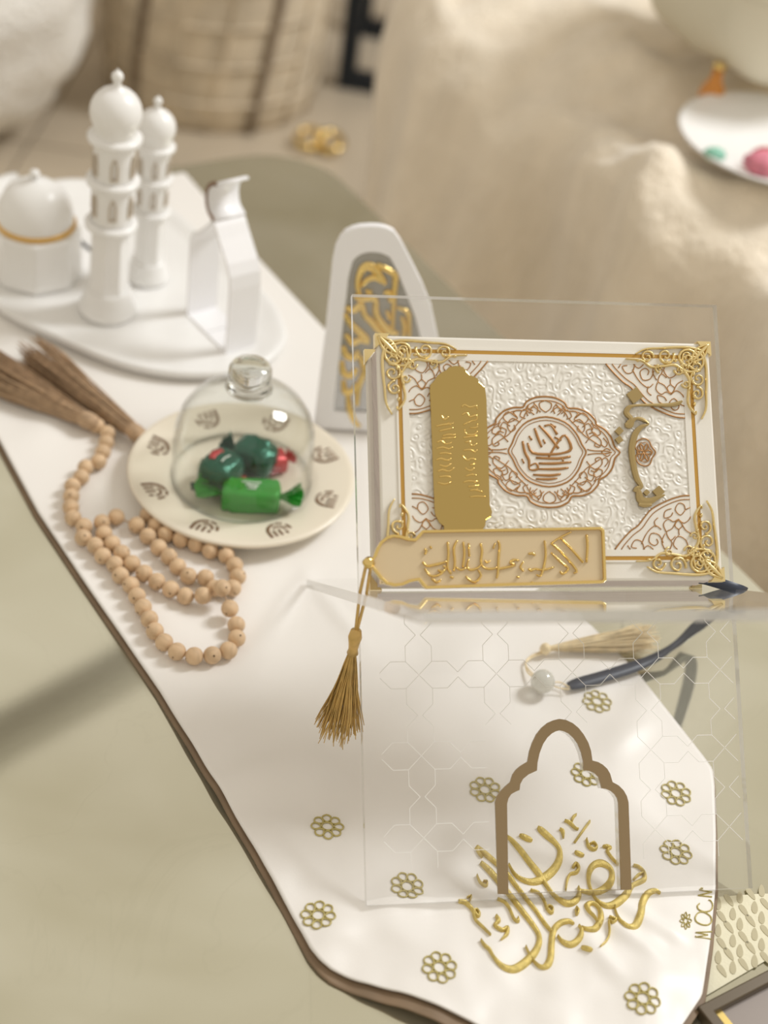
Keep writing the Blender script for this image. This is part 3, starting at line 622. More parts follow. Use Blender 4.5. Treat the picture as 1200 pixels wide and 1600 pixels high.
# gold cut-out name
NM = [ [(838,405,10),(815,418,24),(760,428,22),(650,428,15),(560,432,14),(525,445,28),(514,475,30),(540,508,28),(530,540,52),(505,545,20)],
 [(530,540,40),(565,508,18),(605,512,20),(642,540,10),(600,556,24),(565,598,36),(545,680,36),(552,760,34),(572,850,32),(600,905,24),(572,915,24),(560,935,16)],
 [(575,905,10),(585,940,34),(600,985,46),(650,990,40),(690,972,26),(735,955,12)], [(585,1010,14),(620,1012,30),(660,1012,14)] ]
mb = MB()
for st in NM: mb.stroke([(*k2(840+p[0]/3.75, 520+p[1]/3.75), p[2]/3.75*k_) for p in st], lambda x, y, h: K3(x, y, BT+0.0009+h), 0.0018, 4, flat=True)
for cx, cy, r_, t_ in ((470,580,26,0), (470,632,25,8), (700,935,36,5), (630,940,20,0), (562,372,50,10)):
    pts = [k2(840+(cx+r_*math.cos(R(90*q+t_)))/3.75, 520+(cy+r_*math.sin(R(90*q+t_)))/3.75) for q in range(4)]
    mb.prism(pts, K3, BT+0.0009, BT+0.0026)
o = mb.build('gold_name', mat('brushed_gold', (0.44, 0.33, 0.15), 0.32, metal=0.8), book, smooth=False); tag(o, 'gold cut-out Arabic name')

# ------------------------------------------------------------------ bookmark leaning against the book
CB = BT+0.0065
def m2(px, py): return a2(px, py, CB)
bk = thing('resin_bookmark', 'honey gold framed bookmark with raised Arabic verse and hanging gold tassel', 'bookmark', A3(*m2(800, 915), CB))
KO = bk.location.copy()
def B_(x, y, h): return A3(x, y, CB-0.0035+h)-KO
BMO = [(575,880),(584,868),(589,855),(595,845),(604,838),(615,834.5),(627,836),(639,840),(649,841),(654,835),(660,828),(940,823),(945,828),(948,906),(943,911),(800,915.5),(666,920),(661,915),(655,907),(641,910),(630,915),(617,916.5),(604,913),(595,905),(585,892)]
def zin(pts, d):
    cx = sum(p[0] for p in pts)/len(pts); out = []
    n = len(pts)
    for i in range(n):
        a, b_, c = pts[i-1], pts[i], pts[(i+1) % n]
        e1 = V((b_[0]-a[0], b_[1]-a[1])).normalized(); e2 = V((c[0]-b_[0], c[1]-b_[1])).normalized()
        nn = V((-(e1.y+e2.y), e1.x+e2.x))
        nn = nn.normalized() if nn.length > 1e-6 else V((0, 0))
        out.append((b_[0]+nn.x*d, b_[1]+nn.y*d))
    return out
bo = [m2(*p) for p in BMO]; bi = [m2(*p) for p in zin(BMO, 5.0)]
rpan = MB().prism([m2(*p) for p in zin(BMO, 3)], B_, 0.0003, 0.0022).build('resin_panel', resin, bk, smooth=False)
bevel(MB().ring(bo, bi, B_, 0.0, 0.0038).build('gold_border', gold, bk, smooth=False), 0.0006)
mb = MB()   # raised verse, crop zoom 2.4 origin (460,790)
VT = [ [(1098,108,7),(1102,150,8),(1098,212,7)], [(1040,98,5),(1000,118,7),(965,140,5)], [(965,140,6),(1010,180,8),(1060,240,8),(1050,252,5)], [(1000,120,6),(1040,160,8),(1085,212,7)], [(940,130,5),(945,180,7),(938,230,8),(925,262,7),(910,258,5)], [(965,175,5),(1000,210,7),(1030,235,8),(1008,255,7),(998,245,4)],
 [(880,180,6),(895,178,9),(905,186,6)], [(880,235,6),(890,242,9),(905,236,7),(935,240,7),(975,230,5)], [(860,210,5),(850,230,7),(862,245,6)], [(845,205,5),(825,202,8),(812,214,8),(830,222,7),(790,232,8),(762,238,7)], [(765,130,6),(772,150,8),(768,200,8),(765,255,8),(760,272,5)],
 [(755,140,5),(748,160,6)], [(700,140,6),(706,170,8),(702,210,8),(714,232,7),(740,236,8),(762,232,5)], [(655,200,5),(650,230,7),(665,240,8),(690,232,7),(700,222,5)], [(690,240,5),(702,262,7),(680,285,8),(655,276,7),(645,262,4)], [(612,130,6),(600,160,8),(604,210,8),(600,245,7)], [(576,135,6),(580,180,8),(576,230,8),(590,255,7)], [(635,135,6),(640,180,8),(634,230,8)], [(655,140,5),(658,190,7)],
 [(482,210,6),(500,225,8),(540,218,9),(575,208,6)], [(490,235,5),(512,262,7),(545,258,8),(570,235,7),(560,225,5)], [(515,272,5),(535,286,8),(550,278,6)], [(490,160,6),(497,170,8),(490,182,6)], [(510,150,4),(516,160,6)], [(585,265,6),(598,270,8)], [(540,240,6),(552,246,8),(565,242,6)], [(605,228,5),(625,240,7),(645,232,6)], [(715,205,5),(725,212,7),(735,206,5)], [(835,265,5),(845,268,7)], [(890,285,5),(900,290,6)] ]
for st in VT: mb.stroke([(*m2(460+p[0]/2.4, 790+p[1]/2.4), p[2]/2.4*k_*1.15) for p in st], lambda x, y, h: B_(x, y, 0.0022+h), 0.0014, 3)
mb.build('raised_verse', gold, rpan)
tip = A3(*m2(575, 880), CB)
mb = MB(); mb.lathe([(0.0, -0.0032), (0.002, -0.0026), (0.0034, 0), (0.002, 0.0026), (0, 0.0032)], 16, M=lambda p: tip+NA*0.002+p-KO)
mb.build('gold_bead', gold, bk)
d0 = tip+NA*0.003; hang = V((-0.02, -0.05, -1)).normalized(); k1 = d0+hang*0.052
mb = MB()
for q in (-1, 1): mb.tube([d0+U*q*0.0012-KO, d0+hang*0.02+U*q*0.0018-KO, d0+hang*0.04+U*q*0.0008-KO, k1-KO], 0.0009, 6)
mb.build('cord', tgold, bk)
mb = MB(); mb.lathe([(0, 0.006), (0.003, 0.0045), (0.0038, 0), (0.003, -0.005), (0.0026, -0.009), (0.0032, -0.012), (0, -0.0125)], 16, M=lambda p: k1+p-KO); mb.build('tassel_knot', tgold, bk)
tassel(MB(), k1+hang*0.010-KO, hang, 0.062, 0.0105, 170, 0.0028, thick=0.00042).build('tassel', tgold, bk)

# ------------------------------------------------------------------ navy ribbon marker with bead and cream tassel
rp = [(1128, 892, 0.118), (1142, 905, 0.105), (1138, 925, 0.070), (1118, 950, 0.032), (1090, 978, 0.013), (1055, 1008, 0.012), (1020, 1030, 0.008), (985, 1044, 0.0075), (940, 1058, 0.0075), (905, 1068, 0.0075), (889, 1073, 0.0075)]
rw = [0.006, 0.006, 0.0065, 0.0085, 0.008, 0.0045, 0.007, 0.0085, 0.0085, 0.0085, 0.006]
rib3 = [tuple(gz(x, y, z))+(w_,) for (x, y, z), w_ in zip(rp, rw)]
rib3[0:2] = [tuple(A3(bx1-0.006, by0+0.003, BT*0.5))+(0.006,), tuple(A3(bx1+0.002, by0+0.002, BT*0.4))+(0.006,), tuple(A3(W+0.0015, by0-0.004, BT*0.3))+(0.006,)]
rpts = catmull(rib3, 5)
rib = thing('ribbon_marker', 'navy ribbon page marker ending in a milky bead and cream tassel', 'ribbon', gz(889, 1073, 0.006)); RB = rib.location.copy()
vs_ = []; fs_ = []
for i, (x, y, z, w_) in enumerate(rpts):
    a = V(rpts[max(0, i-1)][:3]); b_ = V(rpts[min(len(rpts)-1, i+1)][:3]); t = (b_-a).normalized(); p = V((x, y, z))
    sd = t.cross((CP-p).normalized()).normalized() if z > 0.012 else t.cross(Z).normalized()
    vs_ += [p+sd*w_/2-RB, p-sd*w_/2-RB]
    if i: fs_.append((2*i-2, 2*i-1, 2*i+1, 2*i))
ob = mesh_obj('ribbon', vs_, fs_, navy, rib); md = ob.modifiers.new('t', 'SOLIDIFY'); md.thickness = 0.0006
bc = gz(848, 1065, 0.0135)
MB().lathe([(0.0075*math.sin(R(a)), -0.0075*math.cos(R(a))) for a in range(0, 181, 12)], 28, M=lambda p: bc+p-RB).build('bead', milk, rib)
mb = MB()
for q in (0, 1):
    mb.tube([V(p)-RB for p in catmull([tuple(gz(858, 1068, 0.012)), tuple(gz(874, 1066+q*9, 0.009)), tuple(gz(890, 1074+q*3, 0.009))], 5)], 0.0005, 5)
    mb.tube([V(p)-RB for p in catmull([tuple(gz(842, 1062, 0.012)), tuple(gz(824, 1050-q*6, 0.008)), tuple(gz(824, 1030+q*2, 0.008)), tuple(gz(846, 1018+q*3, 0.008)), tuple(gz(868, 1015, 0.010))], 6)], 0.0006, 5)
mb.build('cord', tcream, rib)
kp = gz(852, 1014, 0.010)
MB().lathe([(0.0036*math.sin(R(a)), -0.0042*math.cos(R(a))) for a in range(0, 181, 15)], 16, M=lambda p: kp+p-RB).build('tassel_knot', tcream, rib)
te = gz(1012, 998, 0.010)
mb = tassel(MB(), kp+(te-kp).normalized()*0.003-RB, te-kp, (te-kp).length, 0.0085, 170, 0.0022, thick=0.00040, zmin=0.006-RB.z)
mb.build('tassel', tcream, rib)

# ------------------------------------------------------------------ candy plate, bell and sweets
PC = gz(377, 749, 0.010); PC.z = CLZ+0.0003
plate = thing('candy_plate', 'round cream plate with brown arch motifs on its rim', 'plate', PC)
prof = [(0, 0.0015), (0.040, 0.0015), (0.044, 0.0), (0.047, 0.0), (0.050, 0.003), (0.072, 0.0085), (0.0765, 0.0105), (0.0775, 0.0125), (0.0762, 0.0138), (0.073, 0.0132), (0.054, 0.0098), (0.0505, 0.0088), (0.048, 0.0072), (0.044, 0.0062), (0, 0.0060)]
MB().lathe(prof, 96).build('dish', cream, plate)
mm = MB()
def pM(x, y, h): 
    r_ = math.hypot(x, y); z_ = 0.0098+(r_-0.054)*(0.0132-0.0098)/(0.073-0.054); return V((x, y, z_+h))
def motif(cx, cy):   # nested broken arches, crown towards the centre of the plate
    def arc(r_, a0, a1, w_): return [(cx+r_*math.sin(R(a)), cy-r_*1.12*math.cos(R(a)), w_) for a in [a0+(a1-a0)*q/8 for q in range(9)]]
    def bar(x, y0, y1, w_): return [(cx+x, cy-y0, w_), (cx+x, cy-y1, w_)]
    return [arc(0.0078, 5, 88, 0.0023), bar(0.0078, 0.0006, -0.0058, 0.0023), arc(0.0080, -88, -52, 0.0020), arc(0.0082, -36, -4, 0.0018),
            arc(0.0046, -85, 40, 0.0018), bar(0.0002, 0.0018, -0.0052, 0.0018), bar(0.0040, 0.0016, -0.0054, 0.0018), bar(-0.0040, -0.0012, -0.0044, 0.0018)]
mbm = MB()
for L_ in motif(0, 0.0638): mbm.stroke(L_, pM, 0.00035, 0, flat=True)
proto = None
for k in range(8):
    if proto is None: proto = mbm.build('arch_motif', brown, plate); ob = proto
    else: ob = child_copy(proto, plate)
    ob.rotation_euler = (0, 0, R(45*k+180-12))
DZ = 0.0066
bell = thing('glass_bell', 'clear glass bell cover with round knob over the sweets', 'glass cover', PC+Z*DZ)
ro = [(0.0470, 0.0), (0.0474, 0.010), (0.0476, 0.030), (0.0465, 0.042), (0.0435, 0.052), (0.038, 0.061), (0.030, 0.068), (0.020, 0.073), (0.012, 0.0755), (0.010, 0.0765)]
ri = [(0.0, 0.0742), (0.012, 0.0735), (0.020, 0.0710), (0.0292, 0.0663), (0.0367, 0.0597), (0.0420, 0.0510), (0.0449, 0.0415), (0.0460, 0.030), (0.0458, 0.010), (0.0452, 0.0)]
MB().lathe(ri[::-1]+ro[::-1] if False else ro+[(0.0, 0.0768)], 80).lathe(ri, 80).build('bell_wall', glass, bell)
MB().lathe([(0, 0.0752), (0.0105, 0.0752), (0.0148, 0.0762), (0.0152, 0.0775), (0.0135, 0.0800), (0.0128, 0.0825), (0.0138, 0.0850), (0.0143, 0.0880), (0.0140, 0.0915), (0.0120, 0.0945), (0.007, 0.0958), (0, 0.0962)], 48).build('knob', glasst, bell)
MB().lathe([(0.0150+0.0006*math.cos(R(a)), 0.0768+0.0006*math.sin(R(a))) for a in range(0, 361, 45)], 48).build('collar', glasst, bell)
MB().lathe([(0.0467+0.0013*math.cos(R(a)), 0.0013+0.0011*math.sin(R(a))) for a in range(0, 361, 45)], 80).build('rim', glasst, bell)
SZ = PC.z+0.0062
def sweet(name, label, px, py, zc, size, rot, bodym, twists, prints, boxy=0.6):
    c = gz(px, py, SZ+zc); c.z = SZ
    t = thing(name, label, 'candy', c, 'wrapped sweets under the glass bell'); t.rotation_euler = (0, 0, R(rot))
    mb = MB(); sx, sy, sz = size; nu, nv = 28, 18; vs_ = []
    for i in range(nv+1):
        ph = -math.pi/2+math.pi*i/nv
        for j in range(nu):
            th = 2*math.pi*j/nu
            e = boxy
            f_ = lambda v, e=e: math.copysign(abs(v)**e, v)
            p = V((sx*f_(math.cos(ph))*f_(math.cos(th)), sy*f_(math.cos(ph))*f_(math.sin(th)), sz*f_(math.sin(ph))+sz))
            p += V((1, 1, 1))*0.0017*noise.noise(p*230+V((px, 0, 0))); p.z = max(p.z, 0.0003); vs_.append(p)
    fs_ = [(i*nu+j, i*nu+(j+1) % nu, (i+1)*nu+(j+1) % nu, (i+1)*nu+j) for i in range(nv) for j in range(nu)]
    mb.add(vs_, fs_); wb_ = mb.build('wrapped_body', bodym, t)
    for sgn, L_, wd, up in twists:
        tw = MB(); vs_ = []; nn = 14; m_ = 6
        for i in range(m_+1):
            q = i/m_; w_ = (0.16+0.84*q**0.8)*wd
            for j in range(nn+1):
                a = (j/nn-0.5)
                vs_.append(V((sgn*(sx*0.92+L_*q*(1-0.25*abs(a))), a*2*w_, max(0.0006, sz+up*q+0.0028*(0.25+q)*math.sin(j*2.6+i*0.5)))))
        fs_ = [(i*(nn+1)+j, i*(nn+1)+j+1, (i+1)*(nn+1)+j+1, (i+1)*(nn+1)+j) for i in range(m_) for j in range(nn)]
        tw.add(vs_, fs_); o = tw.build('twisted_end', bodym, t, smooth=False, fix=False); md = o.modifiers.new('t', 'SOLIDIFY'); md.thickness = 0.0003
    for nm, pts, mm_ in prints:
        pr = MB()
        for st in pts: pr.stroke(st, lambda x, y, h: V((x, -sy*1.0-h-0.0006 if False else y, 0)) if False else V((x, y, 2*sz+0.0006+h)), 0.00025, 2, flat=True)
        pr.build(nm, mm_, wb_)
    return t
sweet('wrapped_candy', 'bright green block sweet with white print, front one under the bell', 392, 778, 0.006, (0.0195, 0.0105, 0.0085), 7, lgreen,
      [(-1, 0.020, 0.010, 0.004), (1, 0.017, 0.010, 0.003)],
      [('wrapper_print', [[(-0.007, 0.0022, 0.0009), (-0.003, 0.0025, 0.0009), (0.0, 0.0022, 0.0009), (0.006, 0.0028, 0.0009)], [(-0.004, -0.001, 0.0012), (-0.002, 0.0003, 0.0012), (-0.001, -0.002, 0.0012), (0.001, 0.0, 0.0012), (0.002, -0.002, 0.0012), (0.004, 0.0, 0.0012)], [(-0.003, -0.0042, 0.0009), (0.003, -0.0038, 0.0009)]], wprint)], 0.28)
sweet('wrapped_candy', 'dark green foil sweet with a red stripe, left one under the bell', 345, 742, 0.009, (0.0150, 0.0130, 0.0120), 62, dgreen,
      [(-1, 0.010, 0.008, -0.004)], [('red_stripe', [[(-0.006, 0.004, 0.004), (0.0, 0.0065, 0.005), (0.006, 0.004, 0.004)]], redf), ('wrapper_print', [[(-0.004, -0.003, 0.001), (0.0, -0.002, 0.001), (0.005, -0.003, 0.001)]], wprint)])
sweet('wrapped_candy', 'dark green foil sweet at the back under the bell', 397, 722, 0.008, (0.0150, 0.0120, 0.0125), -15, dgreen, [(-1, 0.011, 0.009, 0.004)], [])
sweet('wrapped_candy', 'red foil sweet half hidden at the back right under the bell', 428, 724, 0.006, (0.0085, 0.009, 0.0075), 40, redf, [(1, 0.008, 0.006, 0.0)], [])
sweet('wrapped_candy', 'small red foil sweet peeping out between the green ones', 372, 758, 0.003, (0.009, 0.006, 0.004), 10, redf, [], [])

# ------------------------------------------------------------------ wooden bead strand
BZ = [(395,365),(432,388),(470,420),(472,465),(458,505),(430,548),(388,580),(360,618),(333,660),(322,705),(322,750),(335,795),(365,838),(385,885),(423,925),(463,967),(508,1010),(545,1058),(580,1103),(610,1150),(637,1198),(664,1248),(692,1298),(730,1347),(788,1392),(862,1415),(945,1413),(1018,1390),(1057,1335),(1055,1275),(1025,1218),(987,1155),
      (905,1160),(827,1148),(762,1118),(700,1083),(643,1045),(588,1002),(543,955),(500,912),(465,868),(458,820),(517,795),(610,830),(660,880),(708,930),(762,980),(810,1025),(855,1052),(897,1070),(940,1097),(1040,1110),(1058,1057),(1042,1010),(1005,970),(940,945),(877,918),(810,895),(745,872),(700,833),(660,785)]
BR_ = 0.0055
pos = [gz(x/2.857, 530+y/2.857, CLZ+BR_) for x, y in BZ]
pos[31].z += 0.0085; 
for i in (30, 32): pos[i].z += 0.003
base_z = CLZ+BR_
for it in range(160):
    for i in range(len(pos)):
        for j in range(i+1, len(pos)):
            d_ = pos[j]-pos[i]; l = d_.length
            if 1e-6 < l < 2*BR_*0.985:
                k = d_*((2*BR_*0.985-l)/l*0.5); k.z *= 0.3; pos[i] = pos[i]-k; pos[j] = pos[j]+k
    for p in pos:
        p.z = max(cloth_z(p.x, p.y)+BR_+0.0002, p.z) if it > 150 else max(base_z, p.z)
        q = V((p.x-PC.x, p.y-PC.y, 0))
strand = thing('bead_strand', 'strand of round pale wooden beads with brown jute tassels beside the candy plate', 'bead strand', V((pos[20].x, pos[20].y, CLZ)))
SO2 = strand.location.copy()
bead_me = None
for i, p in enumerate(pos):
    if bead_me is None:
        ob = MB().lathe([(0.0006, -BR_)]+[(BR_*math.sin(R(a)), -BR_*math.cos(R(a))) for a in range(15, 166, 15)]+[(0.0006, BR_)], 20).build('bead', wood, strand); bead_me = ob
    else: ob = child_copy(bead_me, strand)
    ob.location = p-SO2; ob.rotation_euler = (random.random()*3, random.random()*3, random.random()*3)
MB().tube([p-SO2 for p in pos], 0.0006, 5).build('cord', jute, strand)
for (px0, py0), (px1, py1), nstr, sp in (((148, 662), (-60, 560), 260, 0.016), ((222, 684), (52, 548), 220, 0.009)):
    a = gz(px0, py0, CLZ+0.009); b_ = gz(px1, py1, CLZ+0.009); L_ = (b_-a).length
    tassel(MB(), a-SO2, b_-a, L_, sp, nstr, 0.0050, thick=0.0007, zmin=CLZ+0.001-SO2.z, seg=8, head=0.08).build('tassel', jute, strand)
    MB().tube([a-SO2+(b_-a)*t for t in (-0.02, 0.01, 0.06, 0.10)], [0.003, 0.0058, 0.0062, 0.0055], 14).build('tassel_binding', jute, strand)

# ------------------------------------------------------------------ white tray with mosque shaped tableware
tray_px = [(0,487),(77,527),(172,567),(249,586),(326,590),(402,578),(441,548),(447,520),(428,478),(380,430),(320,375),(250,318),(180,292),(107,284),(20,296)]
TP = [gz(*p, CLZ+0.006) for p in tray_px]
left = [(-0.362, 0.352), (-0.395, 0.300), (-0.395, 0.240), (-0.365, 0.195)]
TPc = [(p.x, p.y) for p in TP]+left
TPc = catmull(TPc, 5, True); tcx = sum(p[0] for p in TPc)/len(TPc); tcy = sum(p[1] for p in TPc)/len(TPc)
tray = thing('serving_tray', 'white lobed serving tray with raised rim carrying the minarets', 'tray', (tcx, tcy, CLZ+0.0003)); TO = tray.location.copy()
def ins(d): return [(tcx+(x-tcx)*(1-d/0.13), tcy+(y-tcy)*(1-d/0.13)) for x, y in TPc]
rows = [(0.016, 0.0), (0.003, 0.002), (0.0, 0.007), (0.001, 0.0095), (0.004, 0.0098), (0.010, 0.0075), (0.020, 0.0052), (0.021, 0.0050), (0.13, 0.0050)]
vs_ = []; n = len(TPc)
for d_, z in rows: vs_ += [V((x, y, CLZ+0.0003+z))-TO for x, y in ins(d_*0.995)]
fs_ = [(r_*n+i, r_*n+(i+1) % n, (r_+1)*n+(i+1) % n, (r_+1)*n+i) for r_ in range(len(rows)-1) for i in range(n)]; fs_.append(tuple(range(n))[::-1])
mb = MB(); mb.add(vs_, fs_); mb.build('dish', ceramic, tray)
TZ = CLZ+0.0056
def minaret(px, py, sc, label, hpx):
    c = gz(px, py, TZ); t = thing('minaret_shaker', label, 'figurine', c, 'white minaret tableware'); t.scale = (sc, sc, sc); t.rotation_euler = (0, R(1.6), 0); t.location.z += 0.0006
    def L(prof, name, seg=40, m_=ceramic, sm=True): return MB().lathe(prof, seg).build(name, m_, t, smooth=sm)
    L([(0, 0), (0.0225, 0), (0.0230, 0.003), (0.0225, 0.008), (0.0200, 0.011), (0.0198, 0.016), (0.0180, 0.020), (0.0172, 0.024), (0, 0.024)], 'foot')
    L([(0.0170, 0.023), (0.0158, 0.030), (0.0152, 0.076), (0.0160, 0.080)], 'shaft', 8, sm=False)
    for z in (0.080, 0.118, 0.154):
        L([(0.014, z-0.004), (0.0175, z-0.002), (0.0205, z), (0.0208, z+0.003), (0.0185, z+0.0045), (0.016, z+0.005)], 'balcony_ring')
    tiers = (L([(0.0158, 0.083), (0.0156, 0.116)], 'tier', 12), L([(0.0160, 0.121), (0.0160, 0.152)], 'tier', 12))
    # arched niches on both tiers
    for z, r_, tier in ((0.092, 0.0161, tiers[0]), (0.127, 0.0165, tiers[1])):
        for k in range(6):
            a = R(60*k-75); nb = MB()
            ol = [(-0.0030, 0.0), (0.0030, 0.0), (0.0030, 0.012), (0.0018, 0.0165), (0, 0.0185), (-0.0018, 0.0165), (-0.0030, 0.012)]
            il = [(x*0.58, 0.0016+y*0.83) for x, y in ol]
            nb.ring(ol, il, lambda x, y, h, a=a, r_=r_, z=z: V(((r_+h)*math.cos(a+x/r_), (r_+h)*math.sin(a+x/r_), z+y)), -0.0012, 0.0009)
            nb.build('arched_niche', NICHE, tier, smooth=False)
    L([(0.0160, 0.158)]+[(0.0196*math.sin(R(a)), 0.1765-0.0196*math.cos(R(a))) for a in range(58, 166, 12)]+[(0.0038, 0.1962), (0.0030, 0.198)], 'dome')
    L([(0.0030, 0.197), (0.0028, 0.2005)]+[(0.0045*math.sin(R(a)), 0.2045-0.0045*math.cos(R(a))) for a in range(40, 161, 20)]+[(0.0012, 0.2090), (0, 0.2115)], 'finial', 20)
    return t
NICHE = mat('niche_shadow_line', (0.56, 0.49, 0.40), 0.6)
minaret(168, 486, 0.945, 'tall white ceramic minaret with niches standing at the front of the tray', 108)
minaret(230, 434, 0.745, 'shorter white ceramic minaret standing half behind the tall one', 145)
# domed jar
c = gz(58, 425, TZ); jar = thing('domed_jar', 'white octagonal lidded jar with gilt ring and dome at left', 'jar', c); jar.rotation_euler = (0, 0, 0.25); jar.scale = (1.02, 1.02, 0.93)
bevel(MB().lathe([(0, 0), (0.034, 0), (0.0355, 0.004), (0.0345, 0.006), (0.0340, 0.044), (0.0325, 0.047), (0, 0.047)], 8).build('body', ceramic, jar, smooth=False), 0.0012)
MB().lathe([(0.0288, 0.047), (0.0303, 0.0485), (0.0303, 0.0500), (0.0280, 0.0512)], 48).build('gilt_ring', amberp, jar)
MB().lathe([(0.0280, 0.0505), (0.0285, 0.056), (0.0270, 0.066), (0.0225, 0.076), (0.0150, 0.083), (0.0070, 0.0865), (0.0030, 0.088), (0, 0.088)], 48).build('lid', ceramic, jar)
MB().lathe([(0.0030, 0.0875), (0.0026, 0.090)]+[(0.0040*math.sin(R(a)), 0.0930-0.0040*math.cos(R(a))) for a in range(40, 181, 20)], 20).build('finial', ceramic, jar)
# arch shaped napkin holder made from a bent strip
A_ = gz(292, 492, TZ); B2 = gz(352, 552, TZ); E_ = gz(400, 545, TZ)
ax = (B2-A_); aw = ax.length; ax.normalize(); ay = Z.cross(ax); 
if ay.dot(E_-B2) < 0: ay = -ay
holder = thing('napkin_holder', 'white onion-arch napkin holder with a curled top on the tray', 'napkin holder', (A_+B2)/2); HO = holder.location.copy()
dep = 0.026; t_ = 0.0028
def H3(x, y, h): return A_+ax*x+ay*(h)+Z*y-HO
cx = aw/2
line = [(cx, 0), (0, 0), (0.0, 0.030), (0.0, 0.066), (0.003, 0.074), (0.012, 0.080), (cx-0.004, 0.093), (cx, 0.100), (cx+0.004, 0.0955), (cx+0.010, 0.088), (aw-0.006, 0.074), (aw-0.0015, 0.066), (aw, 0.056), (aw, 0.030), (aw, 0), (cx+0.001, 0)]
def strip(mb, pts, M, th, h0, h1):
    n = len(pts); vs_ = []
    for i, p in enumerate(pts):
        a = pts[max(0, i-1)]; b_ = pts[min(n-1, i+1)]; d_ = V((b_[0]-a[0], b_[1]-a[1])).normalized(); nn = V((-d_.y, d_.x))*th/2
        for s_, h in ((1, h0), (1, h1), (-1, h1), (-1, h0)): vs_.append(M(p[0]+nn.x*s_, p[1]+nn.y*s_, h))
    fs_ = [(4*i+k, 4*i+(k+1) % 4, 4*i+4+(k+1) % 4, 4*i+4+k) for i in range(n-1) for k in range(4)]+[(0, 1, 2, 3), tuple(4*(n-1)+k for k in (3, 2, 1, 0))]
    return mb.add(vs_, fs_)
strip(MB(), line, H3, t_, 0, dep).build('bent_strip', white, holder, smooth=False)
curl = [(cx+0.003, 0.100), (cx-0.005, 0.104), (cx-0.0085, 0.112), (cx-0.0075, 0.121), (cx-0.001, 0.128), (cx+0.004, 0.130)]
crl = strip(MB(), catmull(curl, 4), H3, 0.0022, 0, dep).build('curl', white, holder, smooth=True)
strip(MB(), catmull([(x-0.0011, y) for x, y in curl], 4), H3, 0.0032, -0.0006, 0.0004).build('curl_edge', brown, crl, smooth=False)

# ------------------------------------------------------------------ arched plaque behind the book
pb = gz(500, 668, CLZ+0.001); pn = (CP-pb); pn.z = 0; pn.normalize()
ya = math.atan2(pn.y, pn.x)+R(6); pn = V((math.cos(ya), math.sin(ya), 0)).normalized()
tl_ = R(14); pr = Z.cross(pn); pu = Z*math.cos(tl_)-pn*math.sin(tl_); pn = pn*math.cos(tl_)+Z*math.sin(tl_)
PO_ = V((pb.x, pb.y, CLZ+0.0022))
def q2(px, py):
    q = pl(px, py, PO_, pn)-PO_; return q.dot(pr), q.dot(pu)
plq = thing('arched_plaque', 'white arched plaque with gold Arabic calligraphy standing behind the book', 'plaque', PO_); 
def Q3(x, y, h): return pr*x+pu*y+pn*h
def zq(p): return q2(460+p[0]/4.323, 330+p[1]/4.323)
PLO = [(128,1470),(155,1250),(185,1000),(215,780),(238,550),(258,340),(280,225),(310,165),(345,125),(390,103),(440,90),(510,85),(570,87),(620,98),(670,122),(712,180),(780,310),(860,470),(920,620),(968,850),(1000,1040),(1020,1250),(1035,1440)]
PLI = [(250,1470),(270,1250),(300,1000),(322,800),(345,610),(362,450),(375,390),(392,330),(415,303),(450,281),(480,272),(510,268),(550,270),(590,277),(638,300),(660,335),(695,405),(757,560),(810,700),(850,850),(878,1040),(895,1250),(905,1440)]
bot_o = [(q2(0, 0)[0], 0)]
po = [zq(p) for p in PLO]; pi_ = [zq(p) for p in PLI]
po[0] = (po[0][0], 0.0); po[-1] = (po[-1][0], 0.0); pi_[0] = (pi_[0][0], 0.014); pi_[-1] = (pi_[-1][0], 0.014)
fr = MB().ring(po, pi_, Q3, -0.004, 0.004); bevel(fr.build('plaque_frame', white, plq, smooth=False), 0.001)
gpan = MB().prism(pi_, Q3, -0.0012, 0.0012).build('grey_panel', smoke, plq, smooth=False)
GC = [ [(440,560,14),(425,500,16),(435,430,18),(460,380,22),(500,362,26),(545,390,24),(575,430,20),(605,470,16),(600,485,8)], [(450,500,10),(490,455,16),(545,440,18),(590,470,12)], [(550,348,12),(600,372,18),(660,408,18),(680,440,18),(672,560,16),(664,700,14),(660,810,12)], [(600,545,10),(635,540,18),(650,600,18)],
 [(400,560,12),(440,585,18),(500,580,20),(545,590,18),(550,680,20),(580,740,22),(640,800,22),(700,815,12)], [(345,640,16),(400,660,20),(450,620,18),(470,690,18),(520,740,20),(560,790,18),(610,830,12)], [(340,680,14),(370,740,18),(430,800,22),(480,850,22),(500,870,12)], [(345,820,14),(390,880,20),(440,860,18),(500,880,12)],
 [(690,640,10),(760,670,16),(770,740,16),(775,840,12)], [(720,700,10),(740,770,16),(735,840,12)], [(620,660,10),(640,720,14)], [(330,900,14),(345,960,20),(400,980,20),(430,930,14)], [(320,1000,14),(330,1080,20),(380,1100,20),(420,1050,16)], [(330,1130,14),(340,1210,20),(390,1200,18),(420,1150,14)], [(360,1230,14),(370,1320,20),(400,1400,20),(440,1440,14)], [(430,960,14),(470,1060,18),(430,1180,18),(420,1300,14)],
 [(520,930,14),(600,1000,20),(700,1080,20),(800,1100,14)], [(520,1150,14),(640,1200,20),(780,1250,14)], [(480,520,10),(500,540,14),(520,525,10)] ]
mb = MB(); kq = 1.0/4.323*(pl(560, 500, PO_, pn)-CP).dot(CF)/FPX
for st in GC: mb.stroke([(*zq(p), p[2]*kq*2.4) for p in st], lambda x, y, h: Q3(x, y, 0.0042+h) if False else Q3(x, y, 0.0030+h), 0.0022, 4)
mb.build('gold_calligraphy', gold, gpan)

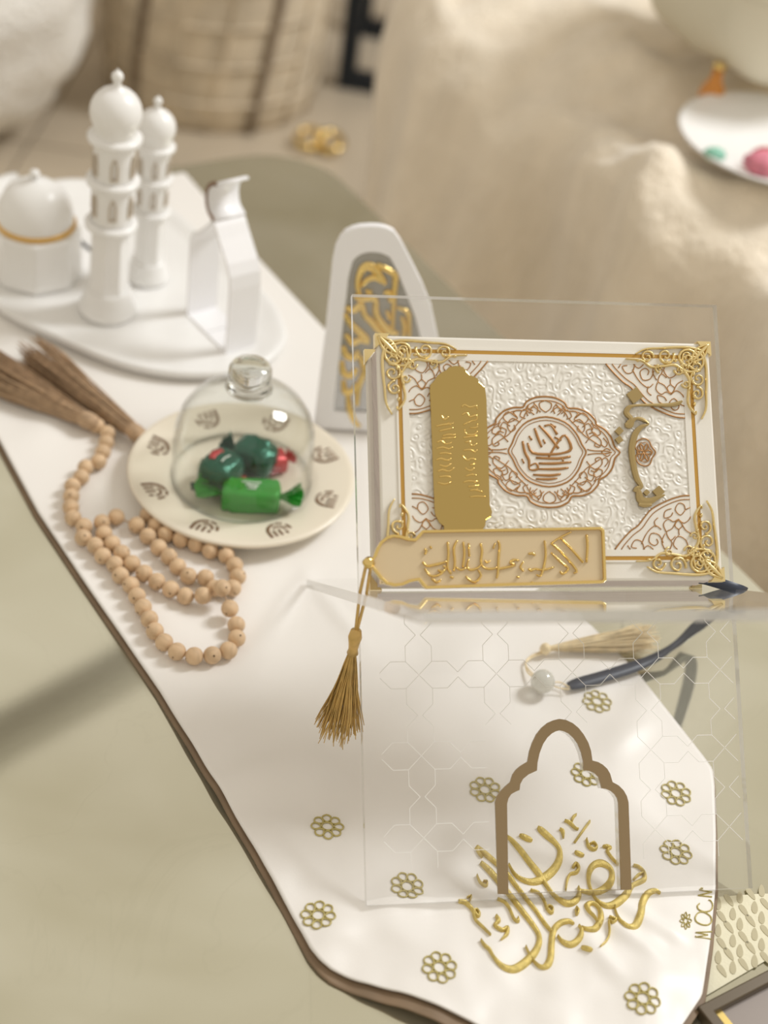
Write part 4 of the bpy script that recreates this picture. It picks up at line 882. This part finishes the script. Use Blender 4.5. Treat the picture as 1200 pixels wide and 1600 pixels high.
# ------------------------------------------------------------------ lower right: lace mat and framed mirror tray
mtc = gz(1088, 1575, 0.006)
mt = thing('mirror_tray', 'dark bronze framed mirror tray at the lower right corner of the table', 'tray', (mtc.x, mtc.y, 0.0)); MO = mt.location.copy()
def M3(s, n, z): return TD*s+TN*n+Z*z
def sq(i, a=0.24, b_=0.16): return [(i, i), (a-i, i), (a-i, b_-i), (i, b_-i)]
bevel(MB().ring(sq(0), sq(0.0065), M3, 0.0003, 0.008).build('frame', darkframe, mt, smooth=False), 0.0008)
MB().prism(sq(0.0060), M3, 0.0004, 0.0035).build('mirror', mauve, mt, smooth=False)
MB().prism([(0.0065, 0.0065), (0.2, 0.0065), (0.2, 0.0125), (0.0065, 0.0125)], M3, 0.0036, 0.0042).build('gilt_strip', yellowm, mt, smooth=False)
lm = thing('lace_mat', 'cream lace mat with leaf shaped eyelets between the runner and mirror tray', 'mat', gz(1150, 1450, 0)); LO = lm.location.copy()
lp = [(1095,1405),(1190,1398),(1260,1400),(1262,1465),(1200,1500),(1098,1560)]
MB().prism([tuple(gz(*p, 0)[:2]) for p in lp], lambda x, y, h: V((x, y, h))-LO, 0.0003, 0.0011).build('lace_cloth', lace, lm, smooth=False)
lf = MB().prism([(0.0042*math.cos(R(a)), 0.0017*math.sin(R(a))*(1-0.3*math.cos(R(a)))) for a in range(0, 360, 30)], lambda x, y, h: V((x, y, h)), 0, 0.0003)
proto = None
for i in range(5):
    for j in range(6):
        g_ = gz(1122+i*17+(j % 2)*6, 1412+j*21-i*5, 0.001)
        d_ = g_-mt.location
        if d_.dot(TD) > -0.004 and d_.dot(TN) > -0.002: continue
        if proto is None: proto = lf.build('eyelet', laced, lm, smooth=False); ob = proto
        else: ob = child_copy(proto, lm)
        ob.location = V((g_.x, g_.y, 0.0011))-LO; ob.rotation_euler = (0, 0, R(-60 if (i+j) % 2 else 85))

# ------------------------------------------------------------------ sofa with fluffy throw behind the table
sofa = thing('sofa', 'sofa behind the table hidden under a fluffy cream throw', 'sofa', tab(-0.1, 0.8, FLOOR_Z)); SF = sofa.location.copy()
bevel(MB().box(-0.60, 0.9, 0.47, 1.25, FLOOR_Z+0.04, 0.0, lambda p: tab(p.x, p.y, p.z)-SF).build('seat', sage, sofa, smooth=False), 0.04, 4)
bevel(MB().box(-0.60, 0.9, 1.06, 1.30, -0.05, 0.42, lambda p: tab(p.x, p.y, p.z)-SF).build('backrest', sage, sofa, smooth=False), 0.05, 4)
for a in (-0.54, 0.8): MB().box(a-0.03, a+0.03, 0.55, 0.61, FLOOR_Z, FLOOR_Z+0.05, lambda p: tab(p.x, p.y, p.z)-SF).build('foot', black, sofa, smooth=False)
thr = []; NS, NP = 300, 120
def throw_pt(s, t):
    # profile: t 0 floor .. 0.5 seat front edge .. 1 back of the seat
    if t < 0.5:
        q = t/0.5; z = FLOOR_Z+0.012+(0.452-0.03)*q; n = 0.335+0.085*q**1.5
        if q > 0.82: e = (q-0.82)/0.18; n += 0.03*e*e
    else:
        q = (t-0.5)/0.5; n = 0.45+0.62*q; z = 0.014+0.022*math.sin(min(1, q*5)*math.pi/2)
    hang = max(0.0, 1-t/0.5) if t < 0.5 else 0.0
    fold = (0.060*math.sin(s*24+1.6*math.sin(s*6.0)+t*5)+0.016*math.sin(s*52+t*9+2))*(0.22+0.78*hang)
    lump = 0.060*noise.noise(V((s*5.5, n*7, z*5+1)))+0.018*noise.noise(V((s*15, n*15, z*12)))+0.006*noise.noise(V((s*42, n*38, z*30)))
    edge = math.exp(-((t-0.52)/0.10)**2)
    n -= fold+0.022*edge*(1+noise.noise(V((s*9, 2.0, 7))))
    p = tab(s, n, z+(lump+0.020 if t >= 0.44 else lump*0.3)+0.018*edge)
    return p
vs_ = []; fs_ = []
for i in range(NS+1):
    s = -0.70+1.55*i/NS
    for j in range(NP+1):
        p = throw_pt(s+0.22*max(0.0, 0.5-j/NP)*(1-i/NS), j/NP); p.z = max(p.z, FLOOR_Z+0.006); vs_.append(p)
for i in range(NS):
    for j in range(NP): a = i*(NP+1)+j; fs_.append((a, a+NP+1, a+NP+2, a+1))
to = tab(-0.1, 0.4, FLOOR_Z)
throw = mesh_obj('fluffy_throw', [p-to for p in vs_], fs_, furm); throw.location = to
md = throw.modifiers.new('t', 'SOLIDIFY'); md.thickness = 0.008; md.offset = -1
tag(throw, 'fluffy cream throw draped in folds over the sofa', 'throw')
def blob(name, c, r, m_, amp=0.1, fr_=4, seg=40, rot=0, e=1.0, parent=None):
    vs_ = []; nv = seg//2
    for i in range(nv+1):
        ph = -math.pi/2+math.pi*i/nv
        for j in range(seg):
            th = 2*math.pi*j/seg; f_ = lambda v: math.copysign(abs(v)**e, v)
            p = V((f_(math.cos(ph))*f_(math.cos(th)), f_(math.cos(ph))*f_(math.sin(th)), f_(math.sin(ph))))
            k = 1+amp*noise.noise(p*fr_+V((c[0]*9, c[1]*9, 0))); vs_.append(V((p.x*r[0]*k, p.y*r[1]*k, p.z*r[2]*k)))
    fs_ = [(i*seg+j, i*seg+(j+1) % seg, (i+1)*seg+(j+1) % seg, (i+1)*seg+j) for i in range(nv) for j in range(seg)]
    o = mesh_obj(name, vs_, fs_, m_, parent); o.location = c; o.rotation_euler = (0, 0, rot); return o
cc = gz(1245, 22, 0.13)
cu = thing('scatter_cushion', 'plain sage linen cushion on the sofa at the upper right', 'cushion', (cc.x, cc.y, 0.110))
o = blob('cushion_cover', (0, 0, 0.075), (0.15, 0.12, 0.095), sage, 0.05, 3, e=0.6); o.parent = cu; o.rotation_euler = (0, 0, 0.6)
MB().tube([V((0.148*math.copysign(abs(math.cos(R(a)))**0.6, math.cos(R(a))), 0.118*math.copysign(abs(math.sin(R(a)))**0.6, math.sin(R(a))), 0.075)) for a in range(0, 360, 10)], 0.003, 6, closed=True).build('piping', sage, cu).rotation_euler = (0, 0, 0.6)
# sweets dish on the throw
dc = gz(1215, 232, 0.080)
dish = thing('sweets_dish', 'shallow white dish of sweets resting on the sofa throw', 'dish', (dc.x, dc.y, 0.074))
MB().lathe([(0, 0.0), (0.05, 0.0), (0.075, 0.006), (0.092, 0.014), (0.094, 0.016), (0.091, 0.0165), (0.072, 0.009), (0.048, 0.0035), (0, 0.0035)], 64).build('dish_body', ceramic, dish)
for nm, lab, px, py, m_, r_ in (('sugared_sweet', 'pink sugared sweet in the dish on the sofa', 1192, 258, pinkm, 0.018), ('sugared_sweet', 'mint green sweet at the edge of the sofa dish', 1118, 236, mint, 0.010), ('sugared_sweet', 'dark pink sweet behind the pink one in the dish', 1196, 240, redf, 0.012)):
    g_ = gz(px, py, 0.093); tag(blob(nm, (g_.x, g_.y, 0.0845+r_*0.55), (r_, r_*0.8, r_*0.6), m_, 0.15, 3, 24), lab, 'sweet', 'sweets in the sofa dish')
g_ = gz(1112, 148, 0.085)
am = thing('amber_ornament', 'small amber coloured ornament lying on the sofa throw', 'ornament', (g_.x, g_.y, 0.070))
MB().lathe([(0, 0), (0.010, 0.001), (0.013, 0.010), (0.011, 0.022), (0.006, 0.030), (0.005, 0.038), (0.0065, 0.040), (0, 0.041)], 24).build('body', amber, am)
MB().lathe([(0, 0.041), (0.006, 0.041), (0.006, 0.046), (0, 0.047)], 20).build('stopper', gold, am)

# ------------------------------------------------------------------ things on the floor far behind
pf = thing('woven_pouf', 'beige woven pouf with dark seams on the floor behind the table', 'pouf', (-0.385, 1.48, FLOOR_Z)); pf.scale = (0.66, 0.66, 1.0)
pr_ = []
for i in range(15): pr_.append((0.245+0.012*math.sin(i*math.pi/14)+0.004*(i % 2), 0.002+0.38*i/14))
MB().lathe([(0, 0.002)]+pr_+[(0.22, 0.40), (0, 0.41)], 72).build('body', woven, pf)
for k in range(16):
    a = R(22.5*k+9); MB().tube([V(((0.252+0.012*math.sin(q*math.pi/8))*math.cos(a+0.045*q), (0.252+0.012*math.sin(q*math.pi/8))*math.sin(a+0.045*q), 0.004+0.38*q/8)) for q in range(9)], 0.012 if k % 3 == 1 else 0.005, 6).build('seam', wovend if k % 3 == 1 else woven, pf)
for k in range(6): MB().lathe([(0.262+0.003*math.cos(R(a)), 0.05+0.06*k+0.004*math.sin(R(a))) for a in range(0, 361, 60)], 72).build('woven_band', woven, pf)
wp = blob('plush_beanbag', (-0.735, 1.22, FLOOR_Z+0.21), (0.215, 0.21, 0.215), wfur, 0.12, 3, 56); tag(wp, 'white plush beanbag on the floor at the far left', 'beanbag')
st_ = thing('side_table', 'black metal side table frame on the floor behind the sofa end', 'side table', (-0.13, 1.62, FLOOR_Z))
for x, y in ((-0.045, -0.06), (0.16, -0.06), (-0.045, 0.16), (0.16, 0.16)): MB().box(x-0.014, x+0.014, y-0.014, y+0.014, 0, 0.44).build('leg', black, st_, smooth=False)
for y in (-0.06, 0.16): MB().box(-0.031, 0.146, y-0.014, y+0.014, 0.0, 0.026).build('foot_rail', black, st_, smooth=False)
MB().box(-0.07, 0.185, -0.085, 0.185, 0.44, 0.455).build('table_top', black, st_, smooth=False)
g_ = gz(500, 215, FLOOR_Z+0.02)
gk = thing('gold_bow', 'small shiny gold bow on the floor behind the table', 'bow', (g_.x, g_.y, FLOOR_Z))
for sg in (-1, 1): MB().tube([V((sg*0.032*math.sin(R(a))**2*1.0+sg*0.002, 0.018*math.sin(R(2*a)), 0.016+0.008*math.cos(R(a)))) for a in range(0, 181, 12)], 0.006, 8).build('loop', gold, gk)
blob('knot', (0, 0, 0.016), (0.009, 0.009, 0.009), gold, 0.1, 3, 16, parent=gk)
